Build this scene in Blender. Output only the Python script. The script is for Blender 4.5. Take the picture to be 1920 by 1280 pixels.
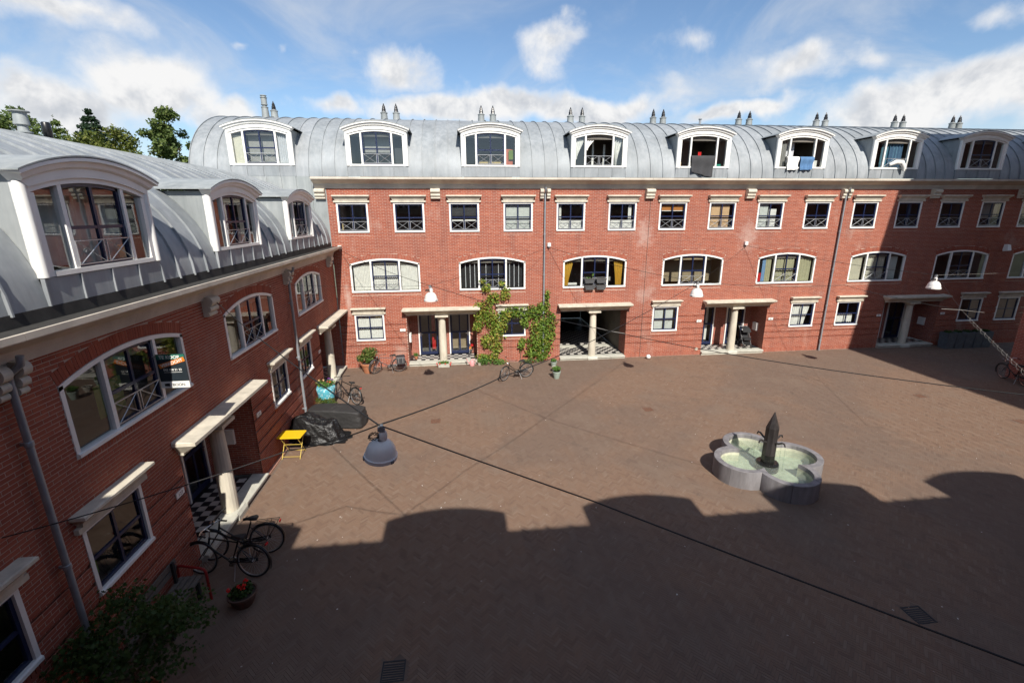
import bpy, math, random
import numpy as np
from mathutils import Vector, Matrix
for _o in list(bpy.data.objects): bpy.data.objects.remove(_o)
R_ = math.radians
random.seed(7)
SC = bpy.context.scene
COL = SC.collection

# ------------------------------------------------------------------ camera, sky, sun, exposure
cam_d = bpy.data.cameras.new('camera'); cam = bpy.data.objects.new('camera', cam_d); COL.objects.link(cam)
cam_d.sensor_width = 36.0; cam_d.lens = 867.9/1920*36.0; cam_d.clip_start = 0.05; cam_d.clip_end = 3000
CP = np.array([5.944, -22.102, 7.212])
RM = np.array([[0.9937, -0.1124, -0.0044], [-0.0342, -0.2640, -0.9639], [0.1072, 0.9580, -0.2662]])
_m = Matrix(((RM[0][0], -RM[1][0], -RM[2][0], CP[0]), (RM[0][1], -RM[1][1], -RM[2][1], CP[1]), (RM[0][2], -RM[1][2], -RM[2][2], CP[2]), (0, 0, 0, 1)))
_l, _q, _s = _m.decompose(); cam.location = _l; cam.rotation_mode = 'QUATERNION'; cam.rotation_quaternion = _q.normalized()
SC.camera = cam
SC.cycles.use_adaptive_sampling = True; SC.cycles.adaptive_threshold = 0.02; SC.cycles.use_denoising = True
SC.cycles.max_bounces = 7; SC.cycles.diffuse_bounces = 3; SC.cycles.glossy_bounces = 3; SC.cycles.transparent_max_bounces = 12; SC.cycles.caustics_reflective = False; SC.cycles.caustics_refractive = False
SUN = Vector((-0.12, 1.0, -0.90)).normalized()       # the way the light travels
SUN_EL = math.asin(-SUN.z); SUN_AZ = math.atan2(-SUN.x, -SUN.y)
sd = bpy.data.lights.new('sun', 'SUN'); sd.energy = 5.0; sd.angle = R_(0.53); sd.color = (1.0, 0.945, 0.86)
so = bpy.data.objects.new('sun', sd); COL.objects.link(so); so.location = (6, -60, 60)
so.rotation_euler = (-SUN).to_track_quat('Z', 'Y').to_euler()
vs = SC.view_settings; vs.view_transform = 'Standard'; vs.look = 'None'; vs.exposure = 0.36; vs.gamma = 1.0; vs.use_curve_mapping = False

def px_ray(x, y): return RM.T @ np.array([(x-960)/867.9, (y-640)/867.9, 1.0])
def world():
    w = bpy.data.worlds.new('World'); SC.world = w; w.use_nodes = True
    nt = w.node_tree; N = nt.nodes; L = nt.links; N.clear()
    out = N.new('ShaderNodeOutputWorld'); bg = N.new('ShaderNodeBackground')
    sky = N.new('ShaderNodeTexSky'); sky.sky_type = 'NISHITA'; sky.sun_disc = False
    sky.sun_elevation = SUN_EL; sky.sun_rotation = SUN_AZ; sky.air_density = 1.0; sky.dust_density = 0.4; sky.ozone_density = 2.5; sky.altitude = 60
    bg.inputs['Strength'].default_value = 0.055
    tc = N.new('ShaderNodeTexCoord')
    def math_(op, a, b=None, clamp=False):
        n = N.new('ShaderNodeMath'); n.operation = op; n.use_clamp = clamp
        for i, v in ((0, a), (1, b)):
            if v is None: continue
            if isinstance(v, (int, float)): n.inputs[i].default_value = v
            else: L.new(v, n.inputs[i])
        return n.outputs[0]
    # directions squeezed towards the horizon so that clouds flatten with distance
    sep = N.new('ShaderNodeSeparateXYZ'); L.new(tc.outputs['Generated'], sep.inputs[0])
    den = math_('ADD', math_('ABSOLUTE', sep.outputs[2]), 0.30)
    px = math_('DIVIDE', sep.outputs[0], den); py = math_('DIVIDE', sep.outputs[1], den)
    cmb = N.new('ShaderNodeCombineXYZ'); L.new(px, cmb.inputs[0]); L.new(py, cmb.inputs[1])
    def noise(vec, scale, det, rough, dist=0.0, off=(0, 0, 0)):
        mp = N.new('ShaderNodeMapping'); mp.inputs['Location'].default_value = off; L.new(vec, mp.inputs[0])
        n = N.new('ShaderNodeTexNoise'); n.inputs['Scale'].default_value = scale; n.inputs['Detail'].default_value = det
        n.inputs['Roughness'].default_value = rough; n.inputs['Distortion'].default_value = dist
        L.new(mp.outputs[0], n.inputs['Vector']); return n.outputs['Fac']
    def field(off):
        # cumulus: a few banks at their bearings, broken up by noise, over scattered cloud everywhere
        class mp: outputs = [tc.outputs['Generated']]
        wr = N.new('ShaderNodeTexNoise'); wr.inputs['Scale'].default_value = 9; wr.inputs['Detail'].default_value = 3; L.new(mp.outputs[0], wr.inputs['Vector'])
        wv = N.new('ShaderNodeVectorMath'); wv.operation = 'MULTIPLY_ADD'; L.new(wr.outputs['Color'], wv.inputs[0]); wv.inputs[1].default_value = (.13, .13, .10)
        sb = N.new('ShaderNodeVectorMath'); sb.operation = 'SUBTRACT'; L.new(mp.outputs[0], sb.inputs[0]); sb.inputs[1].default_value = (.065, .065, .05); L.new(sb.outputs[0], wv.inputs[2])
        acc = None
        for (d, r, a) in BANKS:
            v = N.new('ShaderNodeVectorMath'); v.operation = 'SUBTRACT'; L.new(wv.outputs[0], v.inputs[0]); v.inputs[1].default_value = d
            v2 = N.new('ShaderNodeVectorMath'); v2.operation = 'MULTIPLY'; L.new(v.outputs[0], v2.inputs[0]); v2.inputs[1].default_value = (1/r[0], 1/r[0], 1/r[1])
            ln = N.new('ShaderNodeVectorMath'); ln.operation = 'LENGTH'; L.new(v2.outputs[0], ln.inputs[0])
            f = math_('MULTIPLY', math_('SUBTRACT', 1.0, ln.outputs['Value'], clamp=True), a)
            acc = f if acc is None else math_('MAXIMUM', acc, f)
        n1 = noise(mp.outputs[0], 11.0, 6, 0.62, 0.2)
        n2 = noise(mp.outputs[0], 2.3, 2, 0.5, 0.0, (3.1, 1.7, 0.4))
        base = math_('MULTIPLY', math_('SUBTRACT', n2, 0.50), 0.9)
        n1b = noise(mp.outputs[0], 11.0, 4, 0.62, 0.2, (0.010, 0.0, 0.028))
        return math_('ADD', math_('ADD', acc, base), math_('MULTIPLY', math_('SUBTRACT', n1, 0.5), 0.95)), math_('MULTIPLY', math_('SUBTRACT', n1b, n1), 0.95), math_('ADD', acc, base)
    BANKS = []
    for (x, y, rw, rh, wt) in ((290, 155, 180, 110, 1.25), (110, 190, 210, 75, 1.15), (130, 25, 300, 62, .95), (15, 165, 110, 70, .95), (430, 205, 120, 52, 1.0), (735, 122, 112, 60, .84), (1025, 82, 92, 68, .74), (900, 200, 280, 46, 1.1), (1110, 205, 190, 42, 1.1), (1490, 128, 105, 58, .80), (620, 205, 120, 30, .7), (1330, 215, 110, 24, .8), (1620, 100, 70, 30, .6), (1740, 185, 280, 95, 1.05), (1890, 170, 150, 100, 1.0), (1440, 205, 90, 26, .75), (1880, 20, 160, 60, .7), (525, 100, 26, 26, .7), (460, 97, 34, 18, .65), (1290, 80, 60, 30, .42)):
        d = px_ray(x, y); d = d/np.linalg.norm(d); k = 1/867.9*(d @ RM[2]); BANKS.append((tuple(d), (rw*k, rh*k), wt))
    d0, dd, core = field((0, 0, 0))
    def ramp(v, a, b):
        n = N.new('ShaderNodeMapRange'); n.interpolation_type = 'SMOOTHSTEP'; L.new(v, n.inputs[0])
        n.inputs[1].default_value = a; n.inputs[2].default_value = b; n.inputs[3].default_value = 0; n.inputs[4].default_value = 1
        return n.outputs[0]
    cov = ramp(d0, 0.18, 0.68)
    shade = ramp(dd, -0.12, 0.16)
    thick = ramp(d0, 0.30, 0.75)
    # thin high cloud
    ci = ramp(noise(cmb.outputs[0], 1.5, 6, 0.62, 0.9, (2.2, 0.3, 0)), 0.38, 0.78)
    cc = N.new('ShaderNodeMix'); cc.data_type = 'RGBA'
    cc.inputs[6].default_value = (13.4, 13.3, 13.2, 1); cc.inputs[7].default_value = (8.2, 8.6, 9.3, 1)
    L.new(math_('MULTIPLY', math_('MULTIPLY', shade, thick), 0.95), cc.inputs[0])
    m1 = N.new('ShaderNodeMix'); m1.data_type = 'RGBA'; L.new(math_('MULTIPLY', ci, 0.66), m1.inputs[0])
    hz = N.new('ShaderNodeHueSaturation'); hz.inputs['Saturation'].default_value = 1.05; hz.inputs['Value'].default_value = 2.0; L.new(sky.outputs[0], hz.inputs['Color'])
    L.new(hz.outputs[0], m1.inputs[6]); m1.inputs[7].default_value = (10.4, 10.8, 11.4, 1)
    m2 = N.new('ShaderNodeMix'); m2.data_type = 'RGBA'; L.new(math_('MULTIPLY', cov, 0.97), m2.inputs[0]); L.new(m1.outputs[2], m2.inputs[6]); L.new(cc.outputs[2], m2.inputs[7])
    L.new(m2.outputs[2], bg.inputs['Color']); L.new(bg.outputs[0], out.inputs[0])
    w.cycles.sampling_method = 'MANUAL'; w.cycles.sample_map_resolution = 512
world()

# ------------------------------------------------------------------ helpers
def onZ(x, y, z=0.0): d = px_ray(x, y); return CP + d*(z-CP[2])/d[2]
def onY(x, y, Y=0.0): d = px_ray(x, y); return CP + d*(Y-CP[1])/d[1]
def proj(P):
    q = RM @ (np.asarray(P, float)-CP); return 960+867.9*q[0]/q[2], 640+867.9*q[1]/q[2], q[2]

def link(name, me, parent=None, loc=(0, 0, 0), rot=(0, 0, 0), scale=None):
    o = bpy.data.objects.new(name, me); COL.objects.link(o); o.location = loc; o.rotation_euler = rot
    if scale: o.scale = scale
    if parent is not None: o.parent = parent
    return o
def tag(o, label=None, cat=None, group=None, kind=None):
    if label: o['label'] = label
    if cat: o['category'] = cat
    if group: o['group'] = group
    if kind: o['kind'] = kind
    return o
def thing(name, loc, rotz, label, cat, group=None):
    return tag(link(name, None, None, loc, (0, 0, rotz)), label, cat, group)
def copy_tree(o, parent=None):
    c = o.copy(); COL.objects.link(c); c.parent = parent
    for ch in o.children: copy_tree(ch, c)
    return c

class MB:
    """collects faces; build() links them as one mesh object"""
    def __init__(s): s.v = []; s.f = []; s.r = []; s.cur = 0.5
    def add(s, vs_, fs):
        b = len(s.v); s.v += [tuple(map(float, p)) for p in vs_]; s.f += [tuple(i+b for i in f) for f in fs]; s.r += [s.cur]*len(fs); return s
    def box(s, x0, x1, y0, y1, z0, z1):
        return s.add([(x0, y0, z0), (x1, y0, z0), (x1, y1, z0), (x0, y1, z0), (x0, y0, z1), (x1, y0, z1), (x1, y1, z1), (x0, y1, z1)],
                     [(0, 3, 2, 1), (4, 5, 6, 7), (0, 1, 5, 4), (1, 2, 6, 5), (2, 3, 7, 6), (3, 0, 4, 7)])
    def loft(s, rings, cap=True, close=True):
        b = len(s.v); n = len(rings[0])
        for r in rings: s.v += [tuple(map(float, p)) for p in r]
        k = 0
        for i in range(len(rings)-1):
            for j in range(n if close else n-1):
                s.f.append((b+i*n+j, b+i*n+(j+1) % n, b+(i+1)*n+(j+1) % n, b+(i+1)*n+j)); k += 1
        if cap and close:
            s.f.append(tuple(b+j for j in reversed(range(n)))); s.f.append(tuple(b+(len(rings)-1)*n+j for j in range(n))); k += 2
        s.r += [s.cur]*k; return s
    def prism(s, prof, x0, x1):          # profile in (y, z), extruded along x
        return s.loft([[(x0, p[0], p[1]) for p in prof], [(x1, p[0], p[1]) for p in prof]])
    def stack(s, rows, xc=0.0, z0=0.0, yb=0.0):   # rows of (z, half width, out): a moulded block with its back on the wall plane
        return s.loft([[(xc-h, yb, z0+z), (xc-h, -o, z0+z), (xc+h, -o, z0+z), (xc+h, yb, z0+z)] for z, h, o in rows])
    def tube(s, pts, r, n=6, closed=False, cap=True):
        pts = [Vector(p) for p in pts]; m = len(pts); rs = r if isinstance(r, (list, tuple)) else [r]*m
        rings = []; up = None
        for i, p in enumerate(pts):
            a = pts[(i-1) % m] if (i > 0 or closed) else p; b = pts[(i+1) % m] if (i < m-1 or closed) else p
            d = (b-a); d = d.normalized() if d.length > 1e-9 else Vector((0, 0, 1))
            if up is None:
                up = Vector((0, 0, 1)) if abs(d.z) < .9 else Vector((1, 0, 0))
            u = (up-d*up.dot(d)); u = u.normalized() if u.length > 1e-6 else d.orthogonal().normalized(); w = d.cross(u); up = u
            rings.append([p+(u*math.cos(2*math.pi*k/n)+w*math.sin(2*math.pi*k/n))*rs[i] for k in range(n)])
        if closed: rings.append(rings[0])
        return s.loft(rings, cap=cap and not closed)
    def lathe(s, prof, n=16, c=(0, 0, 0), cap=True, ph=0.0):       # prof (r, z)
        return s.loft([[(c[0]+r*math.cos(2*math.pi*k/n+ph), c[1]+r*math.sin(2*math.pi*k/n+ph), c[2]+z) for k in range(n)] for r, z in prof], cap=cap)
    def torus(s, c, R, r, ax='y', n=28, m=6):
        P = []
        for i in range(n):
            a = 2*math.pi*i/n; ca, sa = math.cos(a)*R, math.sin(a)*R
            P.append((c[0]+ca, c[1], c[2]+sa) if ax == 'y' else (c[0]+ca, c[1]+sa, c[2]) if ax == 'z' else (c[0], c[1]+ca, c[2]+sa))
        return s.tube(P, r, m, closed=True)
    def band(s, A, B, y0, y1):           # solid ring segment between two polylines of (x, z), from depth y0 to y1
        n = len(A); return s.loft([[(A[i][0], y0, A[i][1]), (B[i][0], y0, B[i][1]), (B[i][0], y1, B[i][1]), (A[i][0], y1, A[i][1])] for i in range(n)])
    def mesh(s, name, mat=None, smooth=False, auto=None):
        me = bpy.data.meshes.new(name); me.from_pydata(s.v, [], s.f)
        if mat: me.materials.append(mat)
        at = me.attributes.new('rnd', 'FLOAT', 'FACE'); at.data.foreach_set('value', np.array(s.r, np.float32))
        me.validate(); me.update()
        if smooth: me.polygons.foreach_set('use_smooth', [True]*len(me.polygons))
        if auto is not None and smooth:
            try: me.set_sharp_from_angle(angle=R_(auto))
            except Exception: pass
        return me
    def build(s, name, mat, parent=None, loc=(0, 0, 0), rot=(0, 0, 0), smooth=False, auto=40, scale=None):
        return link(name, s.mesh(name, mat, smooth, auto), parent, loc, rot, scale)

def arc(hw, zend, ztop, n=14):
    sg = ztop-zend; Rr = (hw*hw+sg*sg)/(2*sg); zc = ztop-Rr; a = math.asin(hw/Rr)
    return [(Rr*math.sin(-a+2*a*i/n), zc+Rr*math.cos(-a+2*a*i/n)) for i in range(n+1)]
def arcz(x, hw, zend, ztop):
    sg = ztop-zend; Rr = (hw*hw+sg*sg)/(2*sg); return ztop-Rr+math.sqrt(max(Rr*Rr-x*x, 0))

def boxes_mesh(name, A, rnd, mat, faces='front'):
    """A: N x 6 (x0,x1,y0,y1,z0,z1); five or six faces each, vectorised"""
    A = np.asarray(A, np.float32); n = len(A)
    x0, x1, y0, y1, z0, z1 = A.T
    V = np.stack([np.stack(p, -1) for p in ((x0, y0, z0), (x1, y0, z0), (x1, y1, z0), (x0, y1, z0), (x0, y0, z1), (x1, y0, z1), (x1, y1, z1), (x0, y1, z1))], 1).reshape(-1, 3)
    Fq = {'front': [(0, 1, 5, 4), (4, 5, 6, 7), (0, 3, 2, 1), (1, 2, 6, 5), (3, 0, 4, 7)]}[faces]
    return quads_mesh(name, V, (np.array(Fq)[None]+8*np.arange(n)[:, None, None]).reshape(-1, 4), np.repeat(rnd, len(Fq)), mat)
def quads_mesh(name, V, F, rnd, mat):
    me = bpy.data.meshes.new(name); F = np.asarray(F, np.int32); k = F.shape[1]
    me.vertices.add(len(V)); me.vertices.foreach_set('co', np.asarray(V, np.float32).ravel())
    me.loops.add(F.size); me.loops.foreach_set('vertex_index', F.ravel())
    me.polygons.add(len(F)); me.polygons.foreach_set('loop_start', np.arange(0, F.size, k, dtype=np.int32))
    me.polygons.foreach_set('loop_total', np.full(len(F), k, np.int32))
    me.polygons.foreach_set('use_smooth', np.zeros(len(F), bool))
    if mat: me.materials.append(mat)
    at = me.attributes.new('rnd', 'FLOAT', 'FACE'); at.data.foreach_set('value', np.asarray(rnd, np.float32))
    me.update(calc_edges=True); me.validate(); return me

# ------------------------------------------------------------------ materials
def nodes(name):
    m = bpy.data.materials.new(name); m.use_nodes = True; nt = m.node_tree; b = nt.nodes['Principled BSDF']; return m, nt, b
def _noise(nt, scale, det=4, rough=.55, stretch=None, coord='pos'):
    N, L = nt.nodes, nt.links
    if coord == 'pos': src = N.new('ShaderNodeNewGeometry').outputs['Position']
    else: src = N.new('ShaderNodeTexCoord').outputs['Object']
    if stretch:
        mp = N.new('ShaderNodeMapping'); mp.inputs['Scale'].default_value = stretch; L.new(src, mp.inputs[0]); src = mp.outputs[0]
    n = N.new('ShaderNodeTexNoise'); n.inputs['Scale'].default_value = scale; n.inputs['Detail'].default_value = det; n.inputs['Roughness'].default_value = rough
    L.new(src, n.inputs['Vector']); return n.outputs['Fac']
def _ramp(nt, fac, stops):
    r = nt.nodes.new('ShaderNodeValToRGB'); e = r.color_ramp.elements
    while len(e) < len(stops): e.new(.5)
    for el, (p, c) in zip(e, stops): el.position = p; el.color = (*c, 1)
    nt.links.new(fac, r.inputs[0]); return r.outputs[0]
def _mix(nt, fac, a, b, mode='MIX'):
    m = nt.nodes.new('ShaderNodeMix'); m.data_type = 'RGBA'; m.blend_type = mode
    for s, v in ((m.inputs[0], fac), (m.inputs[6], a), (m.inputs[7], b)):
        if isinstance(v, (int, float)): s.default_value = v
        elif isinstance(v, (tuple, list)): s.default_value = (*v, 1)
        else: nt.links.new(v, s)
    return m.outputs[2]
def _maprange(nt, v, a, b, c=0, d=1):
    n = nt.nodes.new('ShaderNodeMapRange'); nt.links.new(v, n.inputs[0])
    for i, x in enumerate((a, b, c, d)): n.inputs[1+i].default_value = x
    return n.outputs[0]
def _bump(nt, b, h, strength=.3, dist=.01):
    n = nt.nodes.new('ShaderNodeBump'); n.inputs['Strength'].default_value = strength; n.inputs['Distance'].default_value = dist
    nt.links.new(h, n.inputs['Height']); nt.links.new(n.outputs[0], b.inputs['Normal'])
def pmat(name, col, rough=.6, metal=0.0, var=.18, scale=6, bump=0, bscale=60, spec=None, stretch=None, objvar=0.0, sat=None):
    m, nt, b = nodes(name); L = nt.links
    f = _noise(nt, scale, 5, .6, stretch)
    lo = tuple(c*(1-var) for c in col); hi = tuple(min(1, c*(1+var)) for c in col)
    c = _ramp(nt, f, [(.28, lo), (.72, hi)])
    if objvar:
        oi = nt.nodes.new('ShaderNodeObjectInfo'); c = _mix(nt, 1.0, c, _ramp(nt, oi.outputs['Random'], [(0, (1-objvar,)*3), (1, (1+objvar,)*3)]), 'MULTIPLY')
    L.new(c, b.inputs['Base Color']); b.inputs['Roughness'].default_value = rough; b.inputs['Metallic'].default_value = metal
    if spec is not None: b.inputs['Specular IOR Level'].default_value = spec
    if bump: _bump(nt, b, _noise(nt, bscale, 4, .6), bump)
    return m
def rndmat(name, stops, rough=.8, grain=.22, gscale=90, bump=.25, stain=None, patches=None):
    """colour by the 'rnd' value each piece carries, plus fine grain"""
    m, nt, b = nodes(name); L = nt.links
    a = nt.nodes.new('ShaderNodeAttribute'); a.attribute_name = 'rnd'
    c = _ramp(nt, a.outputs['Fac'], stops)
    g = _noise(nt, gscale, 4, .65)
    c = _mix(nt, 1.0, c, _ramp(nt, g, [(.25, (1-grain,)*3), (.75, (1+grain,)*3)]), 'MULTIPLY')
    if stain:
        for sc, th, colr, amt, st in stain:
            s_ = _maprange(nt, _noise(nt, sc, 4, .65, st), th, th+.10); mm = nt.nodes.new('ShaderNodeMath'); mm.operation = 'MULTIPLY'; mm.use_clamp = True; L.new(s_, mm.inputs[0]); mm.inputs[1].default_value = amt
            c = _mix(nt, mm.outputs[0], c, colr)
    for (pc, pr_, colr, amt) in (patches or ()):      # salt bloom that has a place and a shape of its own
        gp = nt.nodes.new('ShaderNodeNewGeometry'); v1 = nt.nodes.new('ShaderNodeVectorMath'); v1.operation = 'SUBTRACT'; L.new(gp.outputs['Position'], v1.inputs[0]); v1.inputs[1].default_value = pc
        v2 = nt.nodes.new('ShaderNodeVectorMath'); v2.operation = 'DIVIDE'; L.new(v1.outputs[0], v2.inputs[0]); v2.inputs[1].default_value = pr_; ln = nt.nodes.new('ShaderNodeVectorMath'); ln.operation = 'LENGTH'; L.new(v2.outputs[0], ln.inputs[0])
        ad = nt.nodes.new('ShaderNodeMath'); ad.operation = 'MULTIPLY_ADD'; L.new(_noise(nt, 3.2, 5, .7), ad.inputs[0]); ad.inputs[1].default_value = 2.2; ad.inputs[2].default_value = -.6; sb = nt.nodes.new('ShaderNodeMath'); sb.operation = 'SUBTRACT'; L.new(ad.outputs[0], sb.inputs[0]); L.new(ln.outputs['Value'], sb.inputs[1])
        mr = nt.nodes.new('ShaderNodeMapRange'); mr.clamp = True; L.new(sb.outputs[0], mr.inputs[0]); mr.inputs[1].default_value = -.25; mr.inputs[2].default_value = .45; mr.inputs[4].default_value = amt; c = _mix(nt, mr.outputs[0], c, colr)
    L.new(c, b.inputs['Base Color']); b.inputs['Roughness'].default_value = rough; b.inputs['Specular IOR Level'].default_value = .3
    if bump: _bump(nt, b, g, bump, .004)
    return m
M = {}
M['brick'] = rndmat('brick', [(0, (.245, .060, .036)), (.3, (.305, .078, .045)), (.7, (.35, .095, .054)), (1, (.40, .126, .074))], .85,
                    grain=.12, bump=0, stain=[(.55, .60, (.44, .30, .25), .5, (1, 1, .7)), (1.6, .52, (.20, .062, .046), .45, (1, 1, .12)), (.22, .50, (.26, .075, .050), .5, None)],
                    patches=[((14.85, 0, 6.2), (.75, .5, 1.2), (.52, .37, .32), .6), ((15.1, 0, 3.3), (.8, .5, .7), (.52, .37, .32), .55), ((20.3, 0, 6.1), (.9, .5, 1.2), (.52, .37, .32), .6), ((.72, 0, 3.4), (.22, .5, 1.5), (.52, .38, .33), .7)])
M['brick_dark'] = rndmat('brick_groove', [(0, (.25, .035, .025)), (1, (.36, .055, .038))], .85)
M['mortar'] = pmat('mortar', (.46, .35, .28), .95, var=.2, scale=3, bump=.3)
M['paver'] = rndmat('paver', [(0, (.158, .101, .071)), (.25, (.182, .115, .080)), (.5, (.199, .127, .087)), (.75, (.197, .132, .094)), (1, (.222, .155, .113))], .85, .22, 70, 0,
                    stain=[(.14, .47, (.125, .098, .082), .42, None), (.55, .55, (.205, .150, .112), .4, None), (1.3, .60, (.10, .078, .062), .4, None)])
M['sand'] = pmat('joint_sand', (.145, .105, .08), .95, var=.3, scale=1.5)
M['far_ground'] = pmat('far_ground', (.12, .13, .08), .95, var=.3, scale=.2)
M['stone'] = pmat('cast_stone', (.58, .53, .43), .8, var=.2, scale=4, stretch=(1, 1, .3), bump=.15, bscale=120)
M['cornice'] = pmat('cornice_stone', (.54, .48, .40), .75, var=.2, scale=1.6, stretch=(1, 1, .4), bump=.1, bscale=90)
M['step'] = pmat('step_stone', (.50, .49, .42), .8, var=.15, scale=5, bump=.15, bscale=100)
M['white'] = pmat('white_paint', (.82, .81, .77), .45, var=.07, scale=2.5, stretch=(1, 1, .3))
M['blue'] = pmat('dark_blue_paint', (.012, .020, .062), .35, var=.2, scale=5)
M['steel'] = pmat('galvanised_steel', (.46, .47, .48), .45, .6, var=.15, scale=20)
M['gutter'] = pmat('gutter_bitumen', (.035, .033, .03), .8, var=.4, scale=4)
M['pipe'] = pmat('downpipe_zinc', (.30, .32, .34), .5, .3, var=.15, scale=6)
def zinc(name, col):
    m, nt, b = nodes(name); L = nt.links
    a = _noise(nt, .9, 5, .6); s_ = _noise(nt, 6, 5, .65, (1, 1, .12)); oi = nt.nodes.new('ShaderNodeObjectInfo')
    c = _ramp(nt, a, [(.3, tuple(x*.82 for x in col)), (.7, tuple(x*1.14 for x in col))])
    c = _mix(nt, 1.0, c, _ramp(nt, s_, [(.3, (.80, .82, .83)), (.7, (1.12, 1.11, 1.10))]), 'MULTIPLY')
    c = _mix(nt, 1.0, c, _ramp(nt, oi.outputs['Random'], [(0, (.90, .92, .93)), (1, (1.07, 1.07, 1.08))]), 'MULTIPLY')
    L.new(c, b.inputs['Base Color']); b.inputs['Metallic'].default_value = .12
    L.new(_maprange(nt, s_, .2, .8, .52, .72), b.inputs['Roughness']); _bump(nt, b, _noise(nt, 3.0, 3, .5), .12, .02)
    return m
M['zinc'] = zinc('zinc', (.30, .316, .326)); M['zinc_light'] = zinc('zinc_pale', (.33, .347, .342))
def thin_surface(name, tint, f0, bump=0.0, bscale=9, rough=0.0, blend=0.0, body=(.5, .6, .45), gcol=(.95, .96, .97)):
    """a thin transparent sheet: clear or tinted, with a reflection that grows towards grazing angles"""
    m, nt, b = nodes(name); N, L = nt.nodes, nt.links
    t = N.new('ShaderNodeBsdfTransparent'); t.inputs[0].default_value = (*tint, 1); g_ = N.new('ShaderNodeBsdfGlossy'); g_.inputs['Roughness'].default_value = rough; g_.inputs['Color'].default_value = (*gcol, 1)
    geo = N.new('ShaderNodeNewGeometry'); d = N.new('ShaderNodeVectorMath'); d.operation = 'DOT_PRODUCT'; L.new(geo.outputs['Incoming'], d.inputs[0]); L.new(geo.outputs['Normal'], d.inputs[1])
    def mth(op, a, c=None):
        n = N.new('ShaderNodeMath'); n.operation = op; n.use_clamp = op == 'SUBTRACT'
        for i, v in ((0, a), (1, c)):
            if v is None: continue
            if isinstance(v, float): n.inputs[i].default_value = v
            else: L.new(v, n.inputs[i])
        return n.outputs[0]
    p = mth('POWER', mth('SUBTRACT', 1.0, mth('ABSOLUTE', d.outputs['Value'])), 5.0); F = mth('ADD', mth('MULTIPLY', p, 1.0-f0), f0)
    if bump:
        nb = N.new('ShaderNodeBump'); nb.inputs['Strength'].default_value = bump; nb.inputs['Distance'].default_value = .02; L.new(_noise(nt, bscale, 2, .5), nb.inputs['Height']); L.new(nb.outputs[0], g_.inputs['Normal'])
    base = t.outputs[0]
    if blend:
        b.inputs['Base Color'].default_value = (*body, 1); mm = N.new('ShaderNodeMixShader'); mm.inputs[0].default_value = blend; L.new(t.outputs[0], mm.inputs[1]); L.new(b.outputs[0], mm.inputs[2]); base = mm.outputs[0]
        if bump: L.new(nb.outputs[0], b.inputs['Normal'])
    mx = N.new('ShaderNodeMixShader'); L.new(F, mx.inputs[0]); L.new(base, mx.inputs[1]); L.new(g_.outputs[0], mx.inputs[2]); L.new(mx.outputs[0], N['Material Output'].inputs[0])
    if not blend: N.remove(b)
    return m
M['glass'] = thin_surface('window_glass', (.84, .87, .86), .09, .04, 1.6)
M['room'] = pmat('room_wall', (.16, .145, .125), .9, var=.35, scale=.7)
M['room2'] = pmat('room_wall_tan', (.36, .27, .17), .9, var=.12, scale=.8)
def cloth_mat(name, col, var=.1, scale=8, rough=.9):
    m = pmat(name, col, rough, var=var, scale=scale, spec=.15); return m
CL = {k: cloth_mat('cloth_'+k, c) for k, c in dict(white=(.82, .80, .75), cream=(.66, .62, .50), yellow=(.62, .38, .06), grey=(.33, .32, .30), darkgrey=(.06, .06, .063), orange=(.50, .20, .06), peach=(.66, .43, .25),
      olive=(.42, .40, .26), tan=(.33, .26, .17), navy=(.05, .10, .16), teal=(.10, .22, .28), red=(.55, .03, .03), black=(.015, .015, .017), blue=(.10, .20, .36), rust=(.34, .09, .04), skyblue=(.22, .36, .55), pale=(.60, .62, .58), blackslat=(.03, .03, .032), silver=(.62, .62, .64), green=(.04, .30, .22), pinkred=(.55, .16, .10), leafy=(.16, .24, .05), straw=(.55, .42, .20)).items()}
def leafmat(name, c0, c1, c2):
    m, nt, b = nodes(name); N, L = nt.nodes, nt.links
    a = N.new('ShaderNodeAttribute'); a.attribute_name = 'rnd'; c = _ramp(nt, a.outputs['Fac'], [(0, c0), (.55, c1), (1, c2)])
    L.new(c, b.inputs['Base Color']); b.inputs['Roughness'].default_value = .55; b.inputs['Specular IOR Level'].default_value = .3
    tr = N.new('ShaderNodeBsdfTranslucent'); L.new(c, tr.inputs[0]); mx = N.new('ShaderNodeMixShader'); mx.inputs[0].default_value = .35
    L.new(b.outputs[0], mx.inputs[1]); L.new(tr.outputs[0], mx.inputs[2]); L.new(mx.outputs[0], N['Material Output'].inputs[0]); return m
LF = dict(tree=leafmat('leaves_tree', (.06, .10, .028), (.12, .17, .045), (.21, .24, .07)), yellow=leafmat('leaves_yellowgreen', (.07, .10, .02), (.14, .17, .035), (.24, .22, .06)),
          conifer=leafmat('needles', (.015, .035, .018), (.03, .06, .028), (.05, .085, .04)), vine=leafmat('leaves_vine', (.09, .17, .025), (.22, .33, .05), (.46, .34, .08)),
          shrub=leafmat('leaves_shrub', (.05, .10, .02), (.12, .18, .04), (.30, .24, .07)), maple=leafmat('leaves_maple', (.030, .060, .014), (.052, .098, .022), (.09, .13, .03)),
          herb=leafmat('leaves_herb', (.06, .14, .03), (.12, .24, .05), (.24, .33, .08)))
M['bark'] = pmat('bark', (.10, .075, .05), .9, var=.3, scale=12, bump=.4)
M['black'] = pmat('black_enamel', (.012, .012, .013), .35, var=.3, scale=10)
M['tyre'] = pmat('tyre_rubber', (.018, .018, .018), .75, var=.2, scale=20)
M['chrome'] = pmat('bright_alloy', (.62, .62, .62), .25, .9, var=.1, scale=20)
M['alu'] = pmat('grey_alloy', (.40, .40, .40), .4, .6, var=.15, scale=15)
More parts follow.
